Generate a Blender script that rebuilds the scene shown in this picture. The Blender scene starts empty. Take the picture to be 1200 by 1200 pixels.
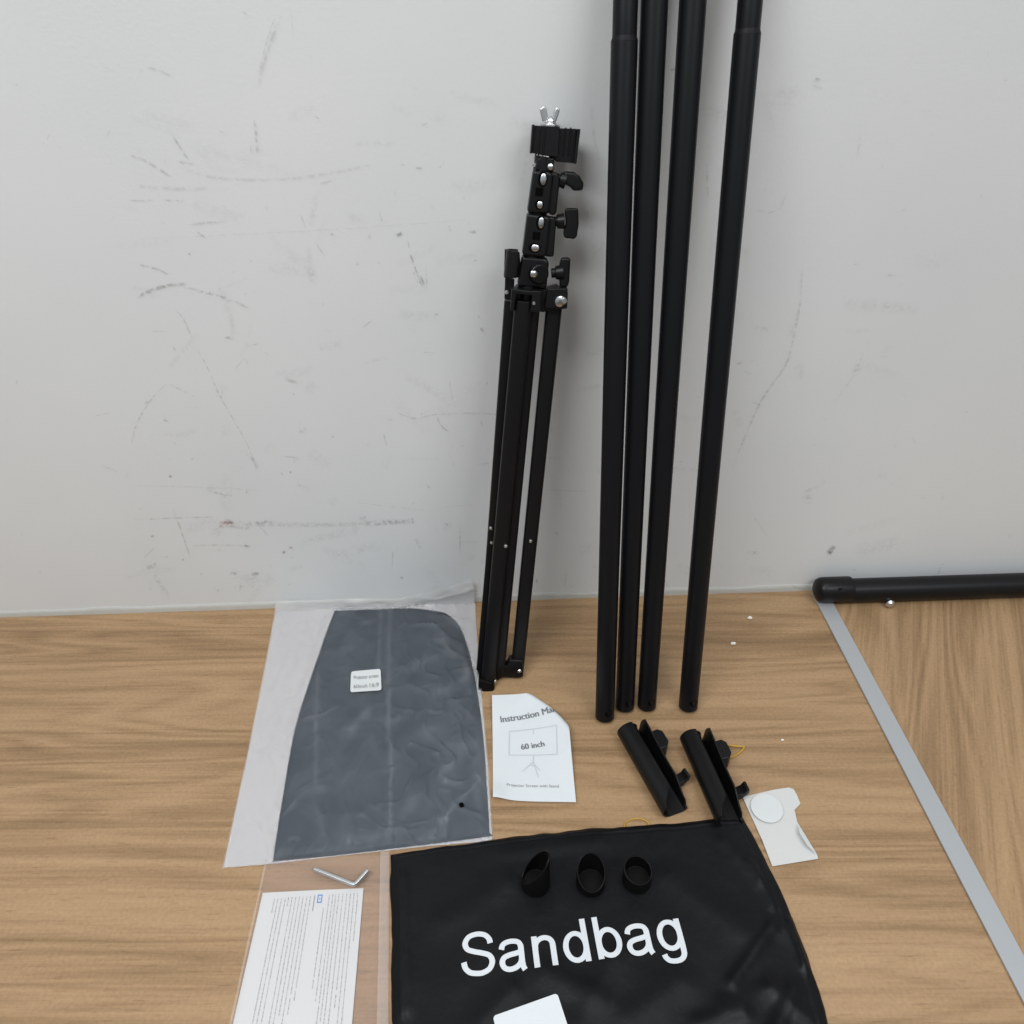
import bpy, bmesh, math, random
from mathutils import Vector as V, Matrix, noise

random.seed(7)
sc = bpy.context.scene
COL = sc.collection
R = math.radians

# ------------------------------------------------------------------ camera
F, H, D = 900.0, 0.80, 0.828            # focal length (px of a 1200 px frame), height, distance to wall
PITCH, ROLL = R(37.5), R(1.9)
cam_d = bpy.data.cameras.new('camera')
cam = bpy.data.objects.new('camera', cam_d)
COL.objects.link(cam)
RC = Matrix.Rotation(math.pi/2 - PITCH, 3, 'X') @ Matrix.Rotation(-ROLL, 3, 'Z')
CP = V((0, -D, H))
cam.matrix_world = Matrix.Translation(CP) @ RC.to_4x4()
cam_d.sensor_width = 36
cam_d.lens = 27
cam_d.clip_start = 0.02
cam_d.clip_end = 50
cam_d.dof.use_dof = True
cam_d.dof.focus_distance = 0.85
cam_d.dof.aperture_fstop = 9.0
sc.camera = cam

def ray(px, py):
    return RC @ V(((px-600)/F, -(py-600)/F, -1.0))
def at(px, py, z=0.0):                   # a point of the photo on the table (height z)
    d = ray(px, py); t = (z-CP.z)/d.z
    return CP + d*t
def onwall(px, py, y=0.0):               # a point of the photo on the wall
    d = ray(px, py); t = (y-CP.y)/d.y
    return CP + d*t

# ------------------------------------------------------------------ materials
def mat(name, col=(0.5,0.5,0.5), rough=0.5, metal=0.0, spec=0.5, **kw):
    m = bpy.data.materials.new(name); m.use_nodes = True
    b = m.node_tree.nodes['Principled BSDF']
    b.inputs['Base Color'].default_value = (*col, 1)
    b.inputs['Roughness'].default_value = rough
    b.inputs['Metallic'].default_value = metal
    b.inputs['Specular IOR Level'].default_value = spec
    for k, v in kw.items():
        b.inputs[k.replace('_', ' ')].default_value = v
    return m
def N(m, t, **kw):
    n = m.node_tree.nodes.new(t)
    for k, v in kw.items():
        if k.startswith('i_'):
            key = k[2:].replace('_', ' ')
            n.inputs[key].default_value = v
        else: setattr(n, k, v)
    return n
def L(m, a, ao, b, bi):
    m.node_tree.links.new(a.outputs[ao], b.inputs[bi])
def bsdf(m): return m.node_tree.nodes['Principled BSDF']
def add_bump(m, scale, strength, dist=0.001, detail=3, coord='Object', mapping=None):
    tc = N(m, 'ShaderNodeTexCoord')
    nz = N(m, 'ShaderNodeTexNoise', i_Scale=scale, i_Detail=detail)
    if mapping:
        mp = N(m, 'ShaderNodeMapping'); mp.inputs['Scale'].default_value = mapping
        L(m, tc, coord, mp, 'Vector'); L(m, mp, 'Vector', nz, 'Vector')
    else: L(m, tc, coord, nz, 'Vector')
    bp = N(m, 'ShaderNodeBump', i_Strength=strength, i_Distance=dist)
    L(m, nz, 'Fac', bp, 'Height'); L(m, bp, 'Normal', bsdf(m), 'Normal')
    return nz
def vary(m, c1, c2, scale, detail=4, lo=0.35, hi=0.65, mapping=None):
    tc = N(m, 'ShaderNodeTexCoord')
    nz = N(m, 'ShaderNodeTexNoise', i_Scale=scale, i_Detail=detail)
    if mapping:
        mp = N(m, 'ShaderNodeMapping'); mp.inputs['Scale'].default_value = mapping
        L(m, tc, 'Object', mp, 'Vector'); L(m, mp, 'Vector', nz, 'Vector')
    else: L(m, tc, 'Object', nz, 'Vector')
    cr = N(m, 'ShaderNodeValToRGB')
    cr.color_ramp.elements[0].position = lo; cr.color_ramp.elements[0].color = (*c1, 1)
    cr.color_ramp.elements[1].position = hi; cr.color_ramp.elements[1].color = (*c2, 1)
    L(m, nz, 'Fac', cr, 'Fac'); L(m, cr, 'Color', bsdf(m), 'Base Color')
    return cr

M = {}
# painted wall: off-white emulsion with faint grubby areas
m = M['wall'] = mat('wall_paint', (0.7,0.7,0.69), 0.65, spec=0.3)
vary(m, (0.640,0.658,0.664), (0.690,0.700,0.700), 3.2, 6, 0.3, 0.7)
add_bump(m, 260, 0.30, 0.0006, 5)
M['caulk'] = mat('wall_sealant', (0.50,0.505,0.475), 0.5)
add_bump(M['caulk'], 60, 0.5, 0.002)
# scuffs: semi-transparent dirt that fades to the edges of its strip (UV) and breaks up with noise
m = M['scuff'] = mat('scuff_dirt', (0.2,0.2,0.19), 0.7)
uv = N(m, 'ShaderNodeUVMap'); sx = N(m, 'ShaderNodeSeparateXYZ'); L(m, uv, 'UV', sx, 'Vector')
def parab(axis, power):
    a = N(m, 'ShaderNodeMath', operation='MULTIPLY_ADD'); a.inputs[1].default_value = 2; a.inputs[2].default_value = -1
    L(m, sx, axis, a, 0)
    b = N(m, 'ShaderNodeMath', operation='ABSOLUTE'); L(m, a, 0, b, 0)
    c = N(m, 'ShaderNodeMath', operation='POWER'); c.inputs[1].default_value = power; L(m, b, 0, c, 0)
    d = N(m, 'ShaderNodeMath', operation='SUBTRACT'); d.inputs[0].default_value = 1; L(m, c, 0, d, 1)
    return d
pu, pv = parab('X', 4), parab('Y', 1.6)
tc = N(m, 'ShaderNodeTexCoord'); nz = N(m, 'ShaderNodeTexNoise', i_Scale=230, i_Detail=4)
L(m, tc, 'Object', nz, 'Vector')
mr = N(m, 'ShaderNodeMapRange'); mr.inputs['From Min'].default_value = 0.38; mr.inputs['From Max'].default_value = 0.62
L(m, nz, 'Fac', mr, 'Value')
at_ = N(m, 'ShaderNodeAttribute', attribute_name='amt')
mm = [N(m, 'ShaderNodeMath', operation='MULTIPLY') for _ in range(3)]
L(m, pu, 0, mm[0], 0); L(m, pv, 0, mm[0], 1)
L(m, mm[0], 0, mm[1], 0); L(m, mr, 'Result', mm[1], 1)
L(m, mm[1], 0, mm[2], 0); L(m, at_, 'Alpha', mm[2], 1)
L(m, mm[2], 0, bsdf(m), 'Alpha'); L(m, at_, 'Color', bsdf(m), 'Base Color')

# wood-grain laminate
def wood(name, rot=0.0, off=(0,0,0)):
    m = mat(name, (0.45,0.3,0.17), 0.42, spec=0.4)
    tc = N(m, 'ShaderNodeTexCoord')
    mp = N(m, 'ShaderNodeMapping'); mp.inputs['Rotation'].default_value = (0,0,rot); mp.inputs['Location'].default_value = off
    L(m, tc, 'Object', mp, 'Vector')
    def stretched(sx_, sy_, detail, dist, rough=0.6):
        q = N(m, 'ShaderNodeMapping'); q.inputs['Scale'].default_value = (sx_, sy_, 1)
        L(m, mp, 'Vector', q, 'Vector')
        n = N(m, 'ShaderNodeTexNoise', i_Scale=1.0, i_Detail=detail, i_Distortion=dist, i_Roughness=rough)
        L(m, q, 'Vector', n, 'Vector'); return n
    broad = stretched(0.55, 10, 3, 0.25)            # wide light and dark bands
    mid = stretched(1.3, 52, 5, 0.5, 0.62)        # figure
    fine = stretched(7, 330, 3, 0.1, 0.6)        # pores
    # cathedral figure: rings of a strongly stretched, warped field
    wq = N(m, 'ShaderNodeMapping'); wq.inputs['Scale'].default_value = (0.7, 7.5, 1)
    L(m, mp, 'Vector', wq, 'Vector')
    wn = N(m, 'ShaderNodeTexNoise', i_Scale=1.3, i_Detail=2, i_Distortion=0.3); L(m, wq, 'Vector', wn, 'Vector')
    mul = N(m, 'ShaderNodeMath', operation='MULTIPLY'); mul.inputs[1].default_value = 30; L(m, wn, 'Fac', mul, 0)
    fr = N(m, 'ShaderNodeMath', operation='PINGPONG'); fr.inputs[1].default_value = 1; L(m, mul, 0, fr, 0)
    s1 = N(m, 'ShaderNodeMath', operation='MULTIPLY_ADD'); s1.inputs[1].default_value = 0.46
    L(m, broad, 'Fac', s1, 0)
    s0 = N(m, 'ShaderNodeMath', operation='MULTIPLY'); s0.inputs[1].default_value = 0.33; L(m, mid, 'Fac', s0, 0)
    L(m, s0, 0, s1, 2)
    s2 = N(m, 'ShaderNodeMath', operation='MULTIPLY_ADD'); s2.inputs[1].default_value = 0.095; L(m, fr, 0, s2, 0); L(m, s1, 0, s2, 2)
    s3 = N(m, 'ShaderNodeMath', operation='MULTIPLY_ADD'); s3.inputs[1].default_value = 0.20; L(m, fine, 'Fac', s3, 0); L(m, s2, 0, s3, 2)
    cr = N(m, 'ShaderNodeValToRGB'); e = cr.color_ramp.elements
    e[0].position = 0.37; e[0].color = (0.182,0.110,0.055,1)
    e[1].position = 0.735; e[1].color = (0.413,0.272,0.147,1)
    k = e.new(0.49); k.color = (0.283,0.176,0.090,1)
    k = e.new(0.57); k.color = (0.353,0.225,0.120,1)
    L(m, s3, 0, cr, 'Fac')
    por = stretched(38, 360, 2, 0.0, 0.5); pr = N(m, 'ShaderNodeMapRange'); pr.inputs['From Min'].default_value = .60; pr.inputs['From Max'].default_value = .74
    pr.inputs['To Min'].default_value = 0; pr.inputs['To Max'].default_value = .34; L(m, por, 'Fac', pr, 'Value')
    spk = N(m, 'ShaderNodeTexNoise', i_Scale=260, i_Detail=2); L(m, mp, 'Vector', spk, 'Vector')
    hv = N(m, 'ShaderNodeHueSaturation'); sv = N(m, 'ShaderNodeMapRange'); sv.inputs['From Min'].default_value = .3; sv.inputs['From Max'].default_value = .7; sv.inputs['To Min'].default_value = .92; sv.inputs['To Max'].default_value = 1.08
    L(m, spk, 'Fac', sv, 'Value'); L(m, sv, 'Result', hv, 'Value'); L(m, cr, 'Color', hv, 'Color')
    mx = N(m, 'ShaderNodeMix', data_type='RGBA', blend_type='MULTIPLY'); mx.inputs[7].default_value = (.45,.36,.28,1)
    L(m, pr, 'Result', mx, 0); m.node_tree.links.new(hv.outputs['Color'], mx.inputs[6]); m.node_tree.links.new(mx.outputs[2], bsdf(m).inputs['Base Color'])
    bp = N(m, 'ShaderNodeBump', i_Strength=0.12, i_Distance=0.0004); L(m, s3, 0, bp, 'Height'); L(m, bp, 'Normal', bsdf(m), 'Normal')
    return m
M['wood'] = wood('wood_laminate', 0.03, (0.37, 0.11, 0))
M['wood_cross'] = wood('wood_laminate_lengthwise', R(-66), (1.3, 0.4, 0))

m = M['pole'] = mat('black_powder_coat', (0.0050,0.0054,0.0068), 0.40, spec=0.19); add_bump(m, 900, 0.12, 0.0003, 2)
m = M['plastic'] = mat('black_plastic', (0.0038,0.0038,0.0042), 0.38, spec=0.28); add_bump(m, 500, 0.12, 0.0003, 2)
M['rubber'] = mat('black_rubber', (0.0026,0.0026,0.0028), 0.5, spec=0.16); add_bump(M['rubber'], 700, 0.2, 0.0003)
M['leg'] = mat('black_metal', (0.0040,0.0040,0.0045), 0.40, spec=0.27)
M['hole'] = mat('dark_hollow', (0.002,0.002,0.002), 0.9, spec=0.05)
m = M['steel'] = mat('zinc_steel', (0.62,0.63,0.63), 0.28, 1.0); add_bump(m, 300, 0.2, 0.0003)
M['scuffed_rim'] = mat('worn_black_edge', (0.008,0.008,0.009), 0.5, spec=0.15)
m = M['alu'] = mat('grey_aluminium', (0.40,0.415,0.43), 0.45, 0.25); add_bump(m, 8, 0.1, 0.0005, 4, mapping=(200,2,1))
m = M['paper'] = mat('white_paper', (0.63,0.66,0.68), 0.6, spec=0.3); add_bump(m, 50, 0.1, 0.0006)
M['offwhite'] = mat('silicone_paper', (0.57,0.575,0.56), 0.42, spec=0.4); add_bump(M['offwhite'], 80, 0.2, 0.0008)
M['sticker'] = mat('white_sticker', (0.61,0.635,0.63), 0.4)
M['ink'] = mat('grey_ink', (0.16,0.165,0.18), 0.6)
M['ink_light'] = mat('pale_grey_ink', (0.49,0.51,0.53), 0.6)
M['ink_mid'] = mat('mid_grey_ink', (0.24,0.24,0.25), 0.6)
M['blue'] = mat('blue_ink', (0.07,0.26,0.62), 0.6)
M['white_print'] = mat('white_print', (0.60,0.63,0.66), 0.55); add_bump(M['white_print'], 900, 0.15, 0.0003)
m = M['nylon'] = mat('black_nylon', (0.0046,0.005,0.0060), 0.40, spec=0.17)
add_bump(m, 22, 0.45, 0.005, 6)
m = M['fabric'] = mat('dark_screen_fabric', (0.012,0.020,0.032), 0.75, spec=0.2); add_bump(m, 30, 0.3, 0.003)
M['elastic'] = mat('amber_rubber_band', (0.62,0.36,0.03), 0.35, Transmission_Weight=0.25)
M['crumb'] = mat('white_foam', (0.8,0.78,0.74), 0.7)
def film(name, milk, col, rough, tint=(1,1,1), bump=(40,0.2)):
    m = mat(name, col, rough, spec=0.5)
    nt = m.node_tree
    out = nt.nodes['Material Output']
    tr = N(m, 'ShaderNodeBsdfTransparent'); tr.inputs['Color'].default_value = (*tint, 1)
    mx = N(m, 'ShaderNodeMixShader'); mx.inputs['Fac'].default_value = milk
    L(m, tr, 0, mx, 1); nt.links.new(bsdf(m).outputs[0], mx.inputs[2])
    nt.links.new(mx.outputs[0], out.inputs['Surface'])
    add_bump(m, bump[0], bump[1], 0.003, 1.5)
    return m
M['milky'] = film('milky_plastic_film', 0.13, (0.76,0.81,0.86), 0.25, bump=(34,0.75))
_m = M['milky']; _mix = [n for n in _m.node_tree.nodes if n.type == 'MIX_SHADER'][0]; _tr = [n for n in _m.node_tree.nodes if n.type == 'BSDF_TRANSPARENT'][0]
_rf = N(_m, 'ShaderNodeBsdfRefraction', i_IOR=1.04, i_Roughness=0.55); _mf = N(_m, 'ShaderNodeMixShader'); _mf.inputs['Fac'].default_value = .5
L(_m, _tr, 0, _mf, 1); L(_m, _rf, 0, _mf, 2); _m.node_tree.links.new(_mf.outputs[0], _mix.inputs[1])
M['milky_back'] = film('milky_plastic_back', 0.74, (0.60,0.59,0.60), 0.4)
# the film is a little cloudier in some places than in others
_m = M['milky']; _tc = N(_m, 'ShaderNodeTexCoord'); _nz = N(_m, 'ShaderNodeTexNoise', i_Scale=14, i_Detail=4, i_Distortion=1.0); L(_m, _tc, 'Object', _nz, 'Vector')
_mr = N(_m, 'ShaderNodeMapRange'); _mr.inputs['From Min'].default_value = .3; _mr.inputs['From Max'].default_value = .7; _mr.inputs['To Min'].default_value = .066; _mr.inputs['To Max'].default_value = .100
_fa = N(_m, 'ShaderNodeAttribute', attribute_name='fold'); _ma = N(_m, 'ShaderNodeMath', operation='MULTIPLY_ADD'); _ma.inputs[1].default_value = .065   # milkier folds: doubled film, and wrinkle highlights painted into its opacity
L(_m, _nz, 'Fac', _mr, 'Value'); L(_m, _fa, 'Fac', _ma, 0); L(_m, _mr, 'Result', _ma, 2); L(_m, _ma, 0, _mix, 'Fac')
M['milky_seal'] = film('milky_plastic_seal', 0.5, (0.84,0.84,0.83), 0.10, bump=(60,0.8))
M['clear'] = film('clear_plastic_film', 0.085, (0.75,0.68,0.66), 0.12, tint=(0.97,0.95,0.94), bump=(25,0.3))
M['clear_seal'] = film('clear_plastic_seam', 0.2, (0.72,0.7,0.68), 0.15, bump=(50,0.5))

# ------------------------------------------------------------------ object helpers
WM = {}
def thing(name, label, cat, M4=None, group=None):
    o = bpy.data.objects.new(name, None); COL.objects.link(o)
    o.empty_display_size = 0.02
    M4 = M4 or Matrix.Identity(4)
    o.matrix_world = M4; WM[o] = M4.copy()
    tag(o, label, cat, group); return o
def tag(o, label, cat, group=None):
    o['label'] = label; o['category'] = cat
    if group: o['group'] = group
    return o
def obj(name, bm, mt, parent=None, smooth=False, local=False, bevel=0, label=None, thick=0, M4=None):
    """one mesh object; bm in world coordinates unless local=True (already in the parent's frame)"""
    base = WM[parent] if parent else (M4 or Matrix.Identity(4))
    if not local: bm.transform(base.inverted())
    bmesh.ops.recalc_face_normals(bm, faces=bm.faces) if thick == 0 else None
    me = bpy.data.meshes.new(name); bm.to_mesh(me); bm.free()
    for x in (mt if isinstance(mt, (list, tuple)) else [mt]): me.materials.append(x)
    if smooth:
        for p in me.polygons: p.use_smooth = True
        me.set_sharp_from_angle(angle=R(42))
    o = bpy.data.objects.new(name, me); COL.objects.link(o)
    if parent:
        o.parent = parent; WM[o] = base.copy()
    else:
        o.matrix_world = base; WM[o] = base.copy()
    if thick:
        s = o.modifiers.new('solid', 'SOLIDIFY'); s.thickness = thick; s.offset = -1
    if bevel:
        b = o.modifiers.new('bevel', 'BEVEL'); b.width = bevel; b.segments = 3; b.limit_method = 'ANGLE'; b.angle_limit = R(40)
        w = o.modifiers.new('wn', 'WEIGHTED_NORMAL')
        for p in me.polygons: p.use_smooth = True
    if label: o['label'] = label
    return o
def struct(o): o['kind'] = 'structure'; return o

def box(bm, c, s, rot=None):
    r = bmesh.ops.create_cube(bm, size=1.0)
    mt = Matrix.Translation(c) @ (rot.to_4x4() if rot else Matrix.Identity(4)) @ Matrix.Diagonal((*s, 1))
    bmesh.ops.transform(bm, matrix=mt, verts=r['verts']); return bm
def prism(bm, pts, z0, z1):                        # polygon (x,y) extruded from z0 to z1
    a = [bm.verts.new((p[0], p[1], z0)) for p in pts]; b = [bm.verts.new((p[0], p[1], z1)) for p in pts]
    n = len(pts)
    bm.faces.new(a[::-1]); bm.faces.new(b)
    for i in range(n): bm.faces.new((a[i], a[(i+1) % n], b[(i+1) % n], b[i]))
    return bm
def frame_to(d):
    d = d.normalized(); u = d.cross(V((0,0,1)))
    if u.length < 1e-4: u = V((1,0,0))
    u.normalize(); return u, d.cross(u).normalized(), d
def cyl(bm, a, b, r0, r1=None, seg=24, caps=True):
    a, b = V(a), V(b); r1 = r0 if r1 is None else r1
    u, w, d = frame_to(b-a); A = []; B = []
    for i in range(seg):
        t = 2*math.pi*i/seg; o = u*math.cos(t)+w*math.sin(t)
        A.append(bm.verts.new(a+o*r0)); B.append(bm.verts.new(b+o*r1))
    for i in range(seg): bm.faces.new((A[i], A[(i+1) % seg], B[(i+1) % seg], B[i]))
    if caps: bm.faces.new(A[::-1]); bm.faces.new(B)
    return bm
def lathe(bm, a, b, prof, seg=32):                 # prof: (t along a->b in metres, radius)
    a, b = V(a), V(b); u, w, d = frame_to(b-a); rings = []
    for t, r in prof:
        rings.append([bm.verts.new(a+d*t+(u*math.cos(2*math.pi*i/seg)+w*math.sin(2*math.pi*i/seg))*max(r, 1e-5)) for i in range(seg)])
    for A, B in zip(rings, rings[1:]):
        for i in range(seg): bm.faces.new((A[i], A[(i+1) % seg], B[(i+1) % seg], B[i]))
    bm.faces.new(rings[0][::-1]); bm.faces.new(rings[-1]); return bm
def tube(bm, pts, r, seg=12, closed=False):
    pts = [V(p) for p in pts]; rings = []; n = len(pts); up = V((0.013,0.021,1)).normalized()
    for i, p in enumerate(pts):
        if closed: d = pts[(i+1) % n]-pts[i-1]
        else: d = pts[min(i+1, n-1)]-pts[max(i-1, 0)]
        d.normalize(); u = d.cross(up).normalized(); w = u.cross(d).normalized()
        rings.append([bm.verts.new(p+(u*math.cos(2*math.pi*k/seg)+w*math.sin(2*math.pi*k/seg))*r) for k in range(seg)])
    pr = list(zip(rings, rings[1:])) + ([(rings[-1], rings[0])] if closed else [])
    for A, B in pr:
        for k in range(seg): bm.faces.new((A[k], A[(k+1) % seg], B[(k+1) % seg], B[k]))
    if not closed: bm.faces.new(rings[0][::-1]); bm.faces.new(rings[-1])
    return bm
def grid(bm, fn, nu, nv):
    g = [[bm.verts.new(fn(i/nu, j/nv)) for i in range(nu+1)] for j in range(nv+1)]
    for j in range(nv):
        for i in range(nu): bm.faces.new((g[j][i], g[j][i+1], g[j+1][i+1], g[j+1][i]))
    return g
def lerp(a, b, t): return a+(b-a)*t
def sst(a, b, x):
    t = max(0, min(1, (x-a)/(b-a))); return t*t*(3-2*t)
def poly_at(pts, t):                               # point at fraction t of a polyline
    pts = [V(p) for p in pts]; ls = [(q-p).length for p, q in zip(pts, pts[1:])]; s = sum(ls)*t
    for p, q, l in zip(pts, pts[1:], ls):
        if s <= l or q is pts[-1]: return lerp(p, q, s/l if l else 0)
        s -= l
    return pts[-1]
def catmull(pts, n=8, closed=True):
    out = []; k = len(pts); pts = [V(p) for p in pts]
    for i in range(k if closed else k-1):
        p0 = pts[(i-1) % k] if closed else pts[max(i-1,0)]
        p1 = pts[i]; p2 = pts[(i+1) % k]
        p3 = pts[(i+2) % k] if closed else pts[min(i+2,k-1)]
        for j in range(n):
            t = j/n
            out.append(0.5*((2*p1)+(p2-p0)*t+(2*p0-5*p1+4*p2-p3)*t*t+(3*p1-p0-3*p2+p3)*t**3))
    if not closed: out.append(pts[-1])
    return out
def segdist(p, a, b):
    ab = b-a; t = max(0, min(1, (p-a).dot(ab)/max(ab.length_squared, 1e-9))); return (p-(a+ab*t)).length, t

# lettering: the built-in font turned into a fine mesh and laid on a surface function
def text_bm(s, bold=0.0, edge=None):
    cu = bpy.data.curves.new('lettering', 'FONT'); cu.body = s; cu.size = 1.0; cu.offset = bold; cu.resolution_u = 4
    to = bpy.data.objects.new('lettering', cu); COL.objects.link(to)
    dg = bpy.context.evaluated_depsgraph_get(); dg.update()
    me = bpy.data.meshes.new_from_object(to.evaluated_get(dg))
    bm = bmesh.new(); bm.from_mesh(me)
    bpy.data.objects.remove(to); bpy.data.curves.remove(cu); bpy.data.meshes.remove(me)
    xs = [v.co.x for v in bm.verts]
    x0, x1 = min(xs), max(xs)
    for v in bm.verts: v.co.x = (v.co.x-x0)/(x1-x0)
    for v in bm.verts: v.co.y = v.co.y/(x1-x0)
    return bm
def refine(bm, mx):
    bmesh.ops.triangulate(bm, faces=bm.faces)
    for _ in range(5):
        es = [e for e in bm.edges if e.calc_length() > mx]
        if not es: break
        bmesh.ops.subdivide_edges(bm, edges=es, cuts=1)
        bmesh.ops.triangulate(bm, faces=[f for f in bm.faces if len(f.verts) > 3])
    return bm
def place_text(bm, s, p0, p1, surf, yscale=1.0, bold=0.0, shear=0.0, mx=0.004, up=1):
    """baseline runs p0 -> p1 (2-D surface coordinates), surf(x, y) gives the 3-D point"""
    t = text_bm(s, bold); p0, p1 = V(p0), V(p1); d = p1-p0; n = V((-d.y, d.x))*up
    for v in t.verts:
        q = p0 + d*v.co.x + n*(v.co.y*yscale) + d*(v.co.y*shear); v.co = (q.x, q.y, 0)
    refine(t, mx)
    mp = {}
    for v in t.verts: mp[v] = bm.verts.new(surf(v.co.x, v.co.y))
    for f in t.faces:
        try: bm.faces.new([mp[v] for v in f.verts])
        except ValueError: pass
    t.free(); return bm

# ------------------------------------------------------------------ setting: wall and tabletop
bm = bmesh.new()
# slightly uneven plaster
g = grid(bm, lambda u, v: V((-2.2+4.4*u, 0.0012*noise.noise(V((u*9, v*7, 3))), -0.02+2.2*v)), 60, 30)
box(bm, (0, 0.08, 1.08), (4.4, 0.12, 2.2))
# irregular bead of sealant at the foot of the wall
prev = None; nb = 240
for i in range(nb+1):
    x = -1.6+3.2*i/nb; k = 0.004+0.0014*noise.noise(V((x*14, 0, 0)))+0.0006*noise.noise(V((x*70, 4, 0)))
    ring = [bm.verts.new(p) for p in ((x, 0.004, k*3.4), (x, -k*0.22, k*2.8), (x, -k*0.32, k*1.4), (x, -k*0.40, -0.001))]
    if prev:
        for a, b, c, d_ in zip(prev, prev[1:], ring[1:], ring):
            f = bm.faces.new((a, b, c, d_)); f.material_index = 1; f.smooth = True
    prev = ring
uvl = bm.loops.layers.uv.new('UVMap'); cl = bm.verts.layers.float_color.new('amt')
lift = [0.0015]
def mark(pts, w, amt, col=(0.16,0.16,0.155)):
    """a scuff along image points, w = width in px"""
    lift[0] += 0.000004
    q = catmull([V((x, y, 0)) for x, y in pts], 6, False) if len(pts) > 2 else [V((*pts[0],0)), V((*pts[1],0))]
    n = len(q); prev = None
    for i, p in enumerate(q):
        d = q[min(i+1, n-1)]-q[max(i-1, 0)]; d.normalize(); s = V((-d.y, d.x, 0))*w*0.5
        A = bm.verts.new(onwall(*(p+s).xy, -lift[0])); B = bm.verts.new(onwall(*(p-s).xy, -lift[0]))
        for v in (A, B): v[cl] = (*col, min(.85, amt*.56))
        if prev:
            f = bm.faces.new((prev[0], A, B, prev[1])); f.material_index = 2
            us = ((i-1)/(n-1), i/(n-1), i/(n-1), (i-1)/(n-1)); vs = (0, 0, 1, 1)
            for l_, a, b in zip(f.loops, us, vs): l_[uvl].uv = (a, b)
        prev = (A, B)
    return
def z1(x, y): return (140+x*0.35, y*0.35)          # first zoomed tile of the photo
def z2(x, y): return (140+x*0.35, 400+y*0.35)
for pts, w, a in [
    ([(545,50),(510,130),(480,220),(462,300)], 7, .34), ([(520,60),(490,150),(470,240)], 3, .45),
    ([(450,400),(458,460),(460,520)], 5, .5), ([(440,470),(438,515)], 3, .4),
    ([(172,445),(200,490),(228,532)], 4, .6), ([(190,540),(250,550)], 3, .6),
    ([(35,520),(90,540),(175,595)], 4.5, .5), ([(60,245),(95,228),(130,235),(175,255)], 3, .5),
    ([(200,560),(300,592),(450,602),(600,595),(760,570),(860,545)], 6, .26),
    ([(30,620),(200,632),(300,628)], 8, .25), ([(30,672),(120,670)], 2, .6), ([(150,670),(215,673)], 3, .7),
    ([(220,755),(290,745),(355,742)], 4, .45), ([(670,615),(725,600)], 3, .4),
    ([(50,1000),(110,970),(170,955),(225,950)], 7, .6), ([(210,960),(330,990),(440,1035)], 5, .5),
    ([(65,885),(120,900),(165,920)], 4, .5), ([(965,800),(980,870),(1015,962)], 3.2, .7), ([(1025,890),(1030,970)], 2.5, .4),
    ([(920,790),(932,785),(946,780)], 7, 1.0), ([(704,782),(716,787)], 4, .8), ([(940,560),(950,552),(962,565)], 3, .6),
    ([(992,562),(1014,563)], 3, .7), ([(1070,565),(1088,542)], 3, .6), ([(1103,755),(1108,778)], 4, .5),
    ([(1170,775),(1195,778)], 3.5, .6), ([(352,1128),(380,1134)], 5, .9), ([(230,848),(238,851)], 4, .9),
    ([(180,1030),(215,1070),(245,1140)], 2.5, .4), ([(655,810),(690,862)], 2.5, .4), ([(605,715),(625,770)], 2.5, .4),
    ([(630,820),(650,960)], 12, .14), ([(660,640),(640,760)], 14, .14), ([(370,1040),(385,1140)], 10, .16),
    ([(30,800),(600,775),(1190,735)], 2.5, .17), ([(975,290),(998,296)], 3, .5), ([(575,40),(582,130)], 2, .25),
    ([(410,40),(430,48)], 3, .4), ([(770,480),(930,480)], 10, .13), ([(490,690),(495,705)], 2.5, .5),
    ([(840,780),(836,800)], 6, .25), ([(820,850),(822,840)], 4, .4), ([(800,880),(790,890)], 3, .5)]:
    mark([z1(*p) for p in pts], w*0.8 if w < 8 else w*0.7, a)
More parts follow.
